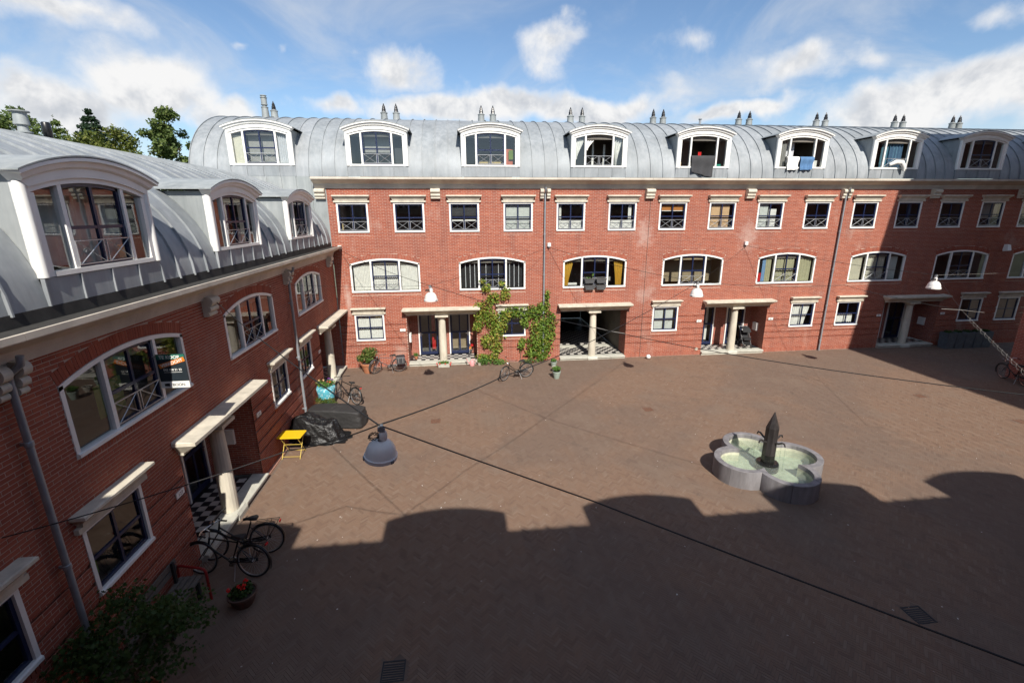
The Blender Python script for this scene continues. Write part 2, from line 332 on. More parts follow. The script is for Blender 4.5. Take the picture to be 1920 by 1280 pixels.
M['terracotta'] = pmat('terracotta', (.42, .17, .085), .85, var=.2, scale=8, bump=.15)
M['soil'] = pmat('potting_soil', (.05, .035, .025), .95, var=.4, scale=30, bump=.5)
def brick_tex():
    m, nt, b = nodes('brick_pattern'); N, L = nt.nodes, nt.links
    g = N.new('ShaderNodeNewGeometry'); s = N.new('ShaderNodeSeparateXYZ'); L.new(g.outputs['Position'], s.inputs[0])
    a = N.new('ShaderNodeMath'); L.new(s.outputs[0], a.inputs[0]); L.new(s.outputs[1], a.inputs[1]); c = N.new('ShaderNodeCombineXYZ'); L.new(a.outputs[0], c.inputs[0]); L.new(s.outputs[2], c.inputs[1])
    t = N.new('ShaderNodeTexBrick'); L.new(c.outputs[0], t.inputs['Vector']); t.inputs['Scale'].default_value = 1.0
    t.inputs['Brick Width'].default_value = .227; t.inputs['Row Height'].default_value = .0667; t.inputs['Mortar Size'].default_value = .0055; t.inputs['Bias'].default_value = 0
    t.inputs['Color1'].default_value = (.24, .062, .042, 1); t.inputs['Color2'].default_value = (.36, .10, .062, 1); t.inputs['Mortar'].default_value = (.40, .30, .25, 1)
    cc = _mix(nt, 1.0, t.outputs['Color'], _ramp(nt, _noise(nt, 40, 4, .6), [(.25, (.8,)*3), (.75, (1.2,)*3)]), 'MULTIPLY')
    L.new(cc, b.inputs['Base Color']); b.inputs['Roughness'].default_value = .85
    inv = N.new('ShaderNodeMath'); inv.operation = 'SUBTRACT'; inv.inputs[0].default_value = 1; L.new(t.outputs['Fac'], inv.inputs[1]); _bump(nt, b, inv.outputs[0], .5, .006)
    return m
M['brick_tex'] = brick_tex()
M['tile_black'] = pmat('black_tile', (.022, .022, .024), .35, var=.3, scale=9); M['tile_white'] = pmat('white_tile', (.52, .49, .44), .4, var=.15, scale=9)
CO = .0667; BL = .227; JT = .012

def free_spans(a, b, blocks):
    sp = [(a, b)]
    for c, d in blocks:
        n = []
        for p, q in sp:
            if d <= p or c >= q: n.append((p, q)); continue
            if c > p: n.append((p, c))
            if d < q: n.append((d, q))
        sp = n
    return sp
def brick_wall(parent, x0, x1, z1, ops, grooves=(), solo=None, z0=0.0):
    rs = np.random.RandomState(5); RING = .215
    rows = {int(round(g/CO)) for g in grooves}
    for o in ops:
        o.setdefault('top', None); o['zt'] = o['top'] or o['z1']
    # mortar sheet with openings
    xs = sorted({x0, x1} | {v for o in ops for v in (o['x0'], o['x1'])}); zs = {z0, z1} | {v for o in ops for v in (o['z0'], o['zt'])}
    for k in rows: zs |= {k*CO-JT/2, (k+1)*CO-JT/2}
    zs = sorted(z for z in zs if z0 <= z <= z1); xs = [x for x in xs if x0 <= x <= x1]
    mb = MB()
    for i in range(len(xs)-1):
        for j in range(len(zs)-1):
            xm, zm = (xs[i]+xs[i+1])/2, (zs[j]+zs[j+1])/2
            if any(o['x0'] < xm < o['x1'] and o['z0'] < zm < o['zt'] for o in ops): continue
            y = .004+(.034 if int(math.floor((zm+JT/2)/CO)) in rows else 0)
            mb.add([(xs[i], y, zs[j]), (xs[i+1], y, zs[j]), (xs[i+1], y, zs[j+1]), (xs[i], y, zs[j+1])], [(0, 1, 2, 3)])
    for o in ops:
        a, b, c, d = o['x0'], o['x1'], o['z0'], o['z1']; xc = (a+b)/2; dp = o.get('depth', .12)
        path = [(a, c), (a, d)]
        if o['top']:
            A = [(xc+p[0], p[1]) for p in arc((b-a)/2, d, o['top'], 16)]
            for p, q in zip(A[:-1], A[1:]): mb.add([(p[0], .006, p[1]), (q[0], .006, q[1]), (q[0], .006, o['zt']), (p[0], .006, o['zt'])], [(0, 1, 2, 3)])
            path += A[1:-1]
        path += [(b, d), (b, c), (a, c)]
        if dp > 0:
            for p, q in zip(path[:-1], path[1:]): mb.add([(p[0], .006, p[1]), (p[0], dp, p[1]), (q[0], dp, q[1]), (q[0], .006, q[1])], [(0, 1, 2, 3)])
    wall = mb.build('wall', M['mortar'], parent)
    # bricks
    A = []; rn = []; k = 0
    solo_c = []
    base_h = .21
    nrow = int(math.ceil((z1-z0)/CO))
    for r in range(nrow):
        za, zb = z0+r*CO, min(z0+r*CO+CO-JT, z1-.002)
        if zb-za < .02: continue
        zm = (za+zb)/2; bl = []
        for o in ops:
            xc = (o['x0']+o['x1'])/2; hw = (o['x1']-o['x0'])/2
            if o['z0'] < zm < o['z1']: bl.append((o['x0'], o['x1']))
            elif o['top'] and o['z1'] <= zm < o['top']+RING+.012:
                sg = o['top']-o['z1']; Rr = (hw*hw+sg*sg)/(2*sg); cz = o['top']-Rr; an = math.asin(hw/Rr)
                w = math.sqrt(max((Rr+RING+.008)**2-(zm-cz)**2, 0)); w = min(w, hw+.01+(zm-o['z1'])*math.tan(an)); bl.append((xc-w, xc+w))
            if o.get('sill') and o['z0']-.112 < zm < o['z0']: bl.append((o['x0']-.02, o['x1']+.02))
        if zm < base_h: continue
        deep = .034 if r in rows else 0.0
        for (p, q) in free_spans(x0, x1, bl):
            off = (BL/2 if r % 2 else 0.0); i0 = int(math.floor((p-x0+off)/BL)); s = x0-off+i0*BL
            while s < q:
                a_, b_ = max(s, p), min(s+BL-JT, q)
                if b_-a_ > .035:
                    y = deep+rs.uniform(-.0012, .0012)
                    full = b_-a_ > .21 and deep == 0
                    if full and solo and solo(a_, za): solo_c.append((a_, y, za))
                    else: A.append((a_, b_, y, y+.03, za, zb)); rn.append(rs.beta(2.2, 2.2))
                s += BL
    def soldiers(p, q, za, zb):
        n = max(1, int(round((q-p)/CO))); w = (q-p)/n
        for i in range(n): y = rs.uniform(-.002, .002); A.append((p+i*w+JT/2, p+(i+1)*w-JT/2, y, y+.03, za, zb)); rn.append(rs.beta(2.2, 2.2))
    bl = [(o['x0'], o['x1']) for o in ops if o['z0'] < .15]
    for p, q in free_spans(x0, x1, bl): soldiers(p, q, z0+.012, z0+base_h-.012)
    for o in ops:
        if o.get('sill'): soldiers(o['x0']-.02, o['x1']+.02, o['z0']-.108, o['z0']-.008)
    if solo_c:
        solo_c.sort(key=lambda c: -solo(c[0], c[2])); keep = solo_c[:300]
        for c in solo_c[300:]: A.append((c[0], c[0]+BL-JT, c[1], c[1]+.03, c[2], c[2]+CO-JT)); rn.append(rs.beta(2.2, 2.2))
        mm = []
        for i in range(8):
            t = MB(); t.cur = (i+.5)/8*.8+.1; t.box(0, BL-JT, 0, .03, 0, CO-JT); mm.append(t.mesh('brick', M['brick']))
        for c in keep: link('brick', rs.choice(mm) if False else mm[rs.randint(8)], wall, c)
    f = link('brick_courses', boxes_mesh('brick_courses', A, np.array(rn), M['brick']), wall); tag(f, kind='stuff')
    for o in ops:
        if not o['top']: continue
        xc = (o['x0']+o['x1'])/2; hw = (o['x1']-o['x0'])/2; sg = o['top']-o['z1']; Rr = (hw*hw+sg*sg)/(2*sg); cz = o['top']-Rr; an = math.asin(hw/Rr)
        n = int(2*an*Rr/.066); t = MB()
        for i in range(n):
            t.cur = rs.beta(2.2, 2.2)
            a0, a1 = -an+2*an*i/n+.0009, -an+2*an*(i+1)/n-.0009; y = rs.uniform(-.002, .002)-.002
            pts = [(Rr+.006, a0), (Rr+.006, a1), (Rr+RING, a1), (Rr+RING, a0)]
            ring = [(xc+q*math.sin(a), cz+q*math.cos(a)) for q, a in pts]
            t.loft([[(p[0], y+.03, p[1]) for p in ring], [(p[0], y, p[1]) for p in ring]])
        t.build('brick_arch', M['brick'], wall)
    return wall

# ---- windows ---------------------------------------------------------------------------------
_C = {}
def cached(key, fn):
    if key not in _C: _C[key] = fn()
    return _C[key]
def rail_mb(hw, z0, z1, y=.0):
    t = MB(); b = .008
    t.box(-hw, hw, y-b, y+b, z1-b, z1+b); t.box(-hw, hw, y-b, y+b, z0-b, z0+b)
    for x in (-.035, .035, -hw+.01, hw-.01): t.box(x-b, x+b, y-b*.9, y+b*.9, z0, z1)
    for s in (-1, 1):
        xa, xb = s*.045, s*(hw-.02)
        t.tube([(xa, y, z0), (xb, y, z1)], .0085, 4); t.tube([(xa, y, z1), (xb, y, z0)], .0085, 4)
    return t
def room_mesh(hw, h, ex, ey0, ey1, depth, mat='room'):
    def f():
        t = MB(); y0 = .12; X = hw+ex; Z0, Z1 = -ey0, h+ey1
        a = [(-hw, y0, .02), (hw, y0, .02), (hw, y0, h), (-hw, y0, h)]; b = [(-X, y0, Z0), (X, y0, Z0), (X, y0, Z1), (-X, y0, Z1)]; c = [(p[0], depth, p[2]) for p in b]
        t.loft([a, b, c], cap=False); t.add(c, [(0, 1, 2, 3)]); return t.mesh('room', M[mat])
    return cached(('room', hw, h, ex, ey0, ey1, depth, mat), f)
def cloth(parent, col, x0, x1, z0, z1, y=.16, folds=0, amp=.02, wavy=0.0, x0b=None, x1b=None, name='curtain'):
    """hanging cloth or blind; x0b/x1b move its lower corners (drawn-back curtain)"""
    nx = max(2, folds*6 if folds else 2); nz = 8 if (x0b is not None or wavy) else 2
    x0b = x0 if x0b is None else x0b; x1b = x1 if x1b is None else x1b; V = []; F = []
    ph = random.random()*6
    for j in range(nz+1):
        v = j/nz; e = v*v*(3-2*v)
        for i in range(nx+1):
            u = i/nx; xa = x0+(x0b-x0)*e; xb = x1+(x1b-x1)*e
            zz = z1+(z0-z1)*v+(wavy*math.sin(u*folds*6.283+ph) if j == nz else 0)
            V.append((xa+(xb-xa)*u, y+(amp*math.sin(u*folds*6.283+ph+v*.6) if folds else 0), zz))
    for j in range(nz):
        for i in range(nx): k = j*(nx+1)+i; F.append((k, k+1, k+nx+2, k+nx+1))
    t = MB(); t.add(V, F); return t.build(name, CL[col], parent, smooth=True)
def quad_pane(parent, pts, y):
    key = ('pane', tuple((round(p[0], 3), round(p[1], 3)) for p in pts), round(y, 3))
    def f():
        t = MB(); t.add([(p[0], y, p[1]) for p in pts], [tuple(range(len(pts)))]); return t.mesh('pane', M['glass'])
    return link('pane', cached(key, f), parent)
def fill(parent, items):
    for it in items:
        it = list(it); k = it.pop(0); kw = it.pop() if isinstance(it[-1], dict) else {}
        cloth(parent, k, *it, **kw)
def win_rect(parent, xc, z0, items=(), rail=True, w=1.36, h=1.32, room='room', y=0.0):
    hw = w/2; key = ('wr', w, h)
    def fr():
        t = MB(); e = .07
        t.box(-hw, -hw+e, -.012, .09, 0, h); t.box(hw-e, hw, -.012, .09, 0, h); t.box(-hw+e, hw-e, -.012, .09, h-e, h); t.box(-hw+e, hw-e, -.012, .09, 0, .085)
        t.prism([(.085, .085), (-.02, .085), (-.045, .07), (-.045, .02), (-.0125, .02), (-.0125, .084)], -hw+.004, hw-.004)
        return t.mesh('window', M['white'])
    o = link('window', cached(key, fr), parent, (xc, y, z0))
    a, zb, zt = hw-.07, .085, h-.07; zm = (zb+zt)/2-.01; c = .05
    def ca():
        t = MB(); t.box(-a, -a+c, .03, .08, zb, zt); t.box(a-c, a, .03, .08, zb, zt); t.box(-a+c, a-c, .03, .08, zb, zb+c); t.box(-a+c, a-c, .03, .08, zt-c, zt)
        t.box(-c/2, c/2, .032, .078, zb+c, zt-c); t.box(-a+c, -c/2, .034, .076, zm-c/2, zm+c/2); t.box(c/2, a-c, .034, .076, zm-c/2, zm+c/2); return t.mesh('casement', M['blue'])
    link('casement', cached(('ca',)+key, ca), o)
    for x0, x1 in ((-a+c, -c/2), (c/2, a-c)):
        for p, q in ((zb+c, zm-c/2), (zm+c/2, zt-c)): quad_pane(o, [(x0, p), (x1, p), (x1, q), (x0, q)], .055)
    if rail: link('railing', cached(('rail', a), lambda: rail_mb(a, .13, .50, .005).mesh('railing', M['steel'])), o)
    link('room', room_mesh(hw-.05, h-.05, .40, .5, .35, 2.0, room), o); fill(o, items); return o
def arch_window(parent, xc, z0, items=(), rail=True, name='window', w=3.16, hs=1.33, ht=1.57, room='room', casement=True, open_=False, y=0.0):
    hw = w/2; e = .075; key = ('aw', w, hs, ht); inn = hw-e; cx = .61 if w > 2.6 else w*.2; mw = .075
    zi = lambda x: arcz(x, hw, hs, ht)-e
    def fr():
        t = MB(); t.box(-hw, -inn, -.012, .09, 0, arcz(inn, hw, hs, ht)-.03); t.box(inn, hw, -.012, .09, 0, arcz(inn, hw, hs, ht)-.03); t.box(-inn, inn, -.012, .09, 0, .085)
        n = 18; xs = [-hw+w*i/n for i in range(n+1)]
        t.band([(x, arcz(x, hw, hs, ht)) for x in xs], [(x, arcz(x, hw, hs, ht)-e) for x in xs], -.012, .09)
        for s in (-1, 1): t.box(s*(cx+mw/2)-mw/2, s*(cx+mw/2)+mw/2, -.006, .088, .085, zi(cx+mw/2)+.02)
        t.prism([(.085, .085), (-.02, .085), (-.05, .07), (-.05, .02), (-.0125, .02), (-.0125, .084)], -hw+.004, hw-.004)
        return t.mesh('window', M['white'])
    o = link(name, cached(key, fr), parent, (xc, y, z0)); pane_set(o, cx, mw, inn, .085, zi, casement, open_)
    if rail: link('railing', cached(('rail', cx, 2), lambda: rail_mb(cx, .13, .50, .005).mesh('railing', M['steel'])), o)
    link('room', room_mesh(hw-.08, hs-.05, .3, .5, .6, 2.2, room), o); fill(o, items); return o
def pane_set(o, cx, mw, inn, zb, zi, casement=True, open_=False):
    c = .055; x1 = cx+mw
    for s in (-1, 1):
        xs = [x1+(inn-x1)*i/5 for i in range(6)]; pts = [(s*x1, zb), (s*inn, zb)]+[(s*x, zi(x)) for x in reversed(xs)]
        quad_pane(o, pts if s > 0 else pts[::-1], .05)
    if open_: return
    zm = zb+(zi(0)-zb)*.47
    if casement:
        def ca():
            t = MB(); n = 8; xs = [-cx+2*cx*i/n for i in range(n+1)]
            t.box(-cx, -cx+c, .03, .08, zb, zi(cx)); t.box(cx-c, cx, .03, .08, zb, zi(cx)); t.box(-cx+c, cx-c, .03, .08, zb, zb+c)
            t.band([(x, zi(x)) for x in xs], [(x, zi(x)-c) for x in xs], .03, .079)
            t.box(-c/2, c/2, .032, .078, zb+c, zi(0)-c*.6); t.box(-cx+c, -c/2, .034, .076, zm-c/2, zm+c/2); t.box(c/2, cx-c, .034, .076, zm-c/2, zm+c/2); return t.mesh('casement', M['blue'])
        link('casement', cached(('caA', cx, round(zi(0), 3), round(zi(cx), 3)), ca), o)
    for s in (-1, 1):
        xa, xb = c/2, cx-c
        p = [(s*xa, zb+c), (s*xb, zb+c), (s*xb, zm-c/2), (s*xa, zm-c/2)]; q = [(s*xa, zm+c/2), (s*xb, zm+c/2), (s*xb, zi(xb)-c), (s*xa, zi(xa)-c)]
        quad_pane(o, p if s > 0 else p[::-1], .055); quad_pane(o, q if s > 0 else q[::-1], .055)

# ---- roof and dormers ------------------------------------------------------------------------
RY, RZ = 5.2, 3.1
def vy(dz): s = max(-1, min(1, dz/RZ)); return RY*(1-math.sqrt(1-s*s))
def strip_mesh(w, t0, t1, key):
    def f():
        t = MB(); n = 30; P = []
        for i in range(n+1):
            a = t0+(t1-t0)*i/n; y, z = RY*(1-math.cos(a)), RZ*math.sin(a); nx = Vector((-math.cos(a)/RY, math.sin(a)/RZ)).normalized(); P.append((y, z, nx))
        t.loft([[(0, y, z), (w, y, z)] for y, z, _ in P], cap=False, close=False)
        h, b = .042, .014
        t.loft([[(-b, y-.002*n_.x, z-.002*n_.y), (-b, y+h*n_.x, z+h*n_.y), (b, y+h*n_.x, z+h*n_.y), (b, y-.002*n_.x, z-.002*n_.y)] for y, z, n_ in P])
        return t.mesh('zinc_sheet', M['zinc'], True, 35)
    return cached(('strip', key, round(w, 4), round(t0, 4), round(t1, 4)), f)
def dormer(parent, xc, ze, items=(), casement=True, open_=False, rail=True, dz=.44, apron=True, room='room'):
    """arched dormer: front in the facade plane, base dz above the eave ze"""
    z0 = ze+dz; hwA = 1.10
    zi = lambda x: arcz(x, 1.2, 1.20, 1.40)
    def fr():
        t = MB(); n = 18
        for s in (-1, 1):
            t.box(min(s*1.1, s*1.205), max(s*1.1, s*1.205), -.01, .10, 0, 1.21)                       # jamb
            t.lathe([(.0, 0), (.068, 0), (.068, 1.36), (0, 1.36)], 14, (s*1.258, .02, .0)); t.box(min(s*1.205, s*1.30), max(s*1.205, s*1.30), .055, .11, -.02, 1.36)   # half-round pilaster
        t.box(-1.1, 1.1, -.03, .10, 0, .075)
        xs = [-1.2+2.4*i/n for i in range(n+1)]; t.band([(x, arcz(x, 1.2, 1.29, 1.49)) for x in xs], [(x, zi(x)) for x in xs], -.015, .10)
        A = arc(1.31, 1.37, 1.63, n); B = arc(1.205, 1.28, 1.48, n); t.band(A, B, -.05, .10)
        # crown, leaning out
        C = arc(1.43, 1.49, 1.78, n)
        t.loft([[(A[i][0], -.06, A[i][1]-.012), (A[i][0]*1.01, -.10, A[i][1]+.015), (A[i][0]*.5+C[i][0]*.5, -.115, A[i][1]*.45+C[i][1]*.55), (C[i][0], -.17, C[i][1]-.05), (C[i][0], -.17, C[i][1]), (C[i][0], .1, C[i][1]), (A[i][0], .1, A[i][1]-.01)] for i in range(n+1)])
        for s in (-1, 1):
            x = s*(.61+.0375); t.box(x-.0375, x+.0375, -.004, .095, .075, zi(.65)+.03)
        return t.mesh('dormer', M['white'], True, 30)
    o = link('dormer', cached('dormer', fr), parent, (xc, -.005, z0))
    pane_set(o, .61, .075, 1.10, .075, zi, casement, open_)
    if rail: link('railing', cached(('rail', .61, 3), lambda: rail_mb(.61, .12, .49, -.005).mesh('railing', M['steel'])), o)
    link('room', room_mesh(1.1, 1.2, .08, .3, .22, 2.3, room), o)
    def roofm():
        t = MB(); C = arc(1.455, 1.485, 1.795, 18); y1 = vy(dz+1.8)+.15
        t.loft([[(p[0], -.178, p[1]), (p[0], -.178, p[1]+.022), (p[0], y1, p[1]+.022), (p[0], y1, p[1])] for p in C]); return t.mesh('dormer_roof', M['zinc_light'], True, 35)
    link('dormer_roof', cached(('droof', dz), roofm), o)
    for s in (-1, 1):
        def ch(s=s):
            t = MB(); P = [(.1, -.02), (.1, 1.45)]; n = 12
            zz = [1.45+(-.02-1.45)*i/n for i in range(n+1)]; P += [(max(vy(dz+z)+.05, .11), z) for z in zz]
            t.add([(s*1.30, p[0], p[1]) for p in P]+[(s*1.27, p[0], p[1]) for p in P], [tuple(range(len(P))), tuple(range(2*len(P)-1, len(P)-1, -1))]); return t.mesh('cheek', M['zinc_light'])
        link('cheek', cached(('cheek', s, dz), ch), o)
    if apron:
        for i in range(4):
            def ap():
                t = MB(); t.box(.012, .643, -.008, .02, 0, dz-.015); t.box(-.011, .011, -.035, .02, 0, dz-.015); return t.mesh('apron_sheet', M['zinc'])
            link('apron_sheet', cached(('apron', dz), ap), o, (-1.31+i*.655, .005, -dz+.005))
    fill(o, items); return o
def roof_run(parent, x0, x1, ze, dorm, dz=.44):
    base = MB(); n = 24; P = [(RY*(1-math.cos(R_(150)*i/n))+.03, RZ*math.sin(R_(150)*i/n)-.03) for i in range(n+1)]
    q = R_(60); sp = free_spans(x0, x1, [(d-1.31, d+1.31) for d in dorm])
    P2 = [p for p in P if p[1] > dz+1.35 or p[0] > 3]
    for a, b in sp: base.loft([[(a, y, ze+z), (b, y, ze+z)] for y, z in P], cap=False, close=False)
    for d in dorm: base.loft([[(d-1.31, y, ze+z), (d+1.31, y, ze+z)] for y, z in P2], cap=False, close=False)
    roof = base.build('roof', M['gutter'], parent, smooth=True)
    for a, b in sp:
        k = max(1, int(round((b-a)/.6))); w = (b-a)/k
        for i in range(k): link('zinc_sheet', strip_mesh(w, 0.0, R_(150), 'full'), roof, (a+i*w, 0, ze))
    t0 = math.asin((dz+1.55)/RZ)
    for d in dorm:
        for i in range(4): link('zinc_sheet', strip_mesh(.655, t0, R_(150), 'top'), roof, (d-1.31+i*.655, 0, ze))
    return roof

# ---- stone trim ------------------------------------------------------------------------------
LINTEL = [(0, .77, .07), (.085, .77, .07), (.09, .70, .085), (.13, .70, .09), (.14, .72, .11), (.155, .72, .11), (.25, .80, .21), (.255, .80, .225), (.30, .80, .225), (.31, .79, .2)]
def lintel(parent, xc, z): return link('lintel', cached('lintel', lambda: MB().stack(LINTEL, yb=.03).mesh('lintel', M['stone'])), parent, (xc, 0, z))
def bracket(parent, xc, z, w=.42, out=1.0):
    def f():
        t = MB(); prof = [(.03, 0)]
        for (zc, r, yo) in ((.052, .050, .10), (.175, .066, .135), (.345, .098, .165)):
            prof += [(-(yo+r*math.cos(a))*out, zc+r*math.sin(a)) for a in [R_(-90+180*i/8) for i in range(9)]]
        prof += [(.03, .47)]; t.prism(prof, -w/2, w/2); return t.mesh('bracket', M['stone'])
    return link('bracket', cached(('br', w, out), f), parent, (xc, 0, z))
def cornice(parent, x0, x1, zl, cuts, ze=None):
    """zl: top of the lip; a moulded cornice with a gutter behind it, in lengths that meet at narrow joints"""
    pr = [(.05, -.46), (-.055, -.46), (-.055, -.40), (-.075, -.395), (-.075, -.345), (-.105, -.335), (-.105, -.27), (-.135, -.25), (-.43, -.105), (-.46, -.10), (-.47, -.085), (-.47, 0), (-.42, 0), (-.42, -.05), (-.06, -.05), (.05, -.05)]
    c = [x0]+sorted(x for x in cuts if x0+.3 < x < x1-.3)+[x1]
    for a, b in zip(c[:-1], c[1:]):
        MB().prism([(y, zl+z) for y, z in pr], a+.003, b-.003).build('cornice', M['cornice'], parent)
    g = MB(); g.box(x0+.02, x1-.02, -.415, .04, zl-.048, zl-.03); g.box(x0+.02, x1-.02, -.012, .03, zl-.029, (ze or zl)+.03); g.build('gutter', M['gutter'], parent)
def downpipe(parent, x, z0, z1, y=-.10, r=.043):
    t = MB(); t.tube([(x, -.30, z1+.05), (x, -.28, z1-.06), (x, y, z1-.22), (x, y, z0)], r, 10)
    for z in np.arange(z0+.5, z1-.3, 1.9): t.lathe([(r, 0), (r*1.22, .01), (r*1.22, .07), (r, .08)], 10, (x, y, z)); t.box(x-.012, x+.012, y, .02, z+.02, z+.06)
    return t.build('downpipe', M['pipe'], parent, smooth=True)
def door(parent, xc, y, z0, w=.95, h=2.28, flip=1, items=()):
    hw = w/2; t = MB(); e = .06
    t.box(-hw-e, -hw, -.05, .06, 0, h+e); t.box(hw, hw+e, -.05, .06, 0, h+e); t.box(-hw, hw, -.05, .06, h, h+e)
    o = t.build('door', M['white'], parent, (xc, y, z0))
    t = MB(); s = .095
    t.box(-hw, -hw+s, -.02, .03, .02, h); t.box(hw-s, hw, -.02, .03, .02, h); t.box(-hw+s, hw-s, -.018, .028, .02, .02+s*1.6); t.box(-hw+s, hw-s, -.018, .028, h-s, h); t.box(-hw+s, hw-s, -.016, .026, 1.12, 1.12+s); t.box(-.035, .035, -.014, .024, .17, 1.12); t.box(-.035, .035, -.014, .024, 1.21, h-s)
    t.build('door_leaf', M['blue'], o)
    for a, b in ((-hw+s, -.035), (.035, hw-s)):
        for p, q in ((.17, 1.12), (1.21, h-s)): quad_pane(o, [(a, p), (b, p), (b, q), (a, q)], .0)
    t = MB(); t.box(flip*(hw-.05)-.018, flip*(hw-.05)+.018, -.035, -.02, .98, 1.2); t.tube([(flip*(hw-.05), -.03, 1.1), (flip*(hw-.05), -.07, 1.1), (flip*(hw-.17), -.07, 1.1)], .011, 6); t.build('handle', M['chrome'], o)
    link('room', room_mesh(hw, h, .5, .0, .2, 2.2), o); fill(o, items); return o
def tiles(parent, x0, x1, y0, y1, z, s=.205):
    mw = cached('tw', lambda: MB().box(.002, s-.002, .002, s-.002, -.02, 0).mesh('floor_tile', M['tile_white'])); mk = cached('tb', lambda: MB().box(.002, s-.002, .002, s-.002, -.02, 0).mesh('floor_tile', M['tile_black']))
    nx, ny = int((x1-x0)/s), int((y1-y0)/s); ox = (x1-x0-nx*s)/2
    for i in range(nx):
        for j in range(ny): link('floor_tile', mw if (i+j) % 2 else mk, parent, (x0+ox+i*s, y0+j*s, z))
CANOPY = lambda hw: [(0, hw, .06), (.012, hw+.012, .10), (.065, hw+.012, .10), (.07, hw+.012, .12), (.27, hw+.155, .42), (.275, hw+.165, .44), (.345, hw+.165, .44), (.375, hw+.14, .08)]
def porch(parent, x0, x1, doors, depth=1.25, ztop=2.53, zf=.17, col=None, tile=True, items=None, half=False, mailbox=None):
    xc = (x0+x1)/2; hw = (x1-x0)/2; col = xc if col is None else col
    t = MB(); y1 = depth
    t.add([(x0, .0, zf), (x0, y1, zf), (x0, y1, ztop), (x0, .0, ztop)], [(0, 1, 2, 3)]); t.add([(x1, .0, zf), (x1, .0, ztop), (x1, y1, ztop), (x1, y1, zf)], [(0, 1, 2, 3)])
    sp = free_spans(x0, x1, [(d-.535, d+.535) for d in doors])
    for a, b in sp: t.add([(a, y1, zf), (b, y1, zf), (b, y1, ztop), (a, y1, ztop)], [(0, 1, 2, 3)])
    for d in doors: t.add([(d-.535, y1, zf+2.34), (d+.535, y1, zf+2.34), (d+.535, y1, ztop+.1), (d-.535, y1, ztop+.1)], [(0, 1, 2, 3)])
    rec = t.build('porch_wall', M['brick_tex'], parent)
    t = MB(); t.box(x0, x1, .0, y1, ztop+.001, ztop+.05); t.build('porch_ceiling', M['white'], rec)
    t = MB(); t.stack(CANOPY(hw), xc, ztop, yb=.04); t.build('canopy', M['stone'], parent)
    n = 16; t = MB(); yc = .12
    t.lathe([(.185, zf-.01), (.19, zf+.5), (.18, 1.3), (.155, ztop-.30), (.155, ztop-.245), (.17, ztop-.24), (.17, ztop-.22), (.16, ztop-.215), (.20, ztop-.16), (.265, ztop-.09)], n, (col, yc, 0)); c = t.build('column', M['stone'], parent)
    t = MB(); t.box(col-.31, col+.31, yc-.31, yc+.31, ztop-.092, ztop-.004); t.build('capital', M['stone'], c)
    zs = zf+.0
    for a, b in ((x0+.004, col-.25), (col+.25, x1-.004)):
        t = MB(); t.prism([(.28, 0), (-.10, 0), (-.10, zs-.075), (-.16, zs-.06), (-.16, zs-.012), (-.148, zs), (.28, zs)], a, b); t.build('step', M['step'], parent)
    t = MB(); t.prism([(.279, .0), (-.17, 0), (-.17, zs-.07), (-.12, zs+.012), (.279, zs+.012)], col-.246, col+.246); t.build('column_plinth', M['step'], parent)
    fl = MB().box(x0, x1, .28, y1+.02, zf-.06, zf-.018).build('porch_floor', M['tile_black'], parent)
    if tile: tiles(fl, x0+.12, x1-.12, .34, y1-.02, zf+.001)
    for i, d in enumerate(doors): door(parent, d, y1+.0, zf+.012, flip=1 if i else -1, items=(items or {}).get(i, ()))
    if mailbox:
        t = MB(); x, z = mailbox; s = 1 if x > xc else -1; t.box(min(x, x-s*.09), max(x, x-s*.09), depth*.45, depth*.45+.36, z, z+.42); t.box(min(x-s*.09, x-s*.1), max(x-s*.09, x-s*.1), depth*.45+.05, depth*.45+.31, z+.33, z+.345); t.build('mailbox', M['white'], parent)
    return rec
def number_plate(parent, x, z, txt):
    o = MB().box(-.13, .13, -.02, .0, -.06, .06).build('number_plate', M['white'], parent, (x, -.004, z))
    text(txt, .1, o, (0, -.0215, -.036), M['black'], 'number'); return o
def text(s, size, parent, loc, mat, name, rot=(R_(90), 0, 0), bold=0.0):
    cu = bpy.data.curves.new(name, 'FONT'); cu.body = s; cu.size = size; cu.align_x = 'CENTER'; cu.extrude = .0006; cu.offset = bold
    ob = bpy.data.objects.new(name, cu); COL.objects.link(ob); dg = bpy.context.evaluated_depsgraph_get()
    me = bpy.data.meshes.new_from_object(ob.evaluated_get(dg)); bpy.data.objects.remove(ob); me.materials.clear(); me.materials.append(mat)
    return link(name, me, parent, loc, rot)
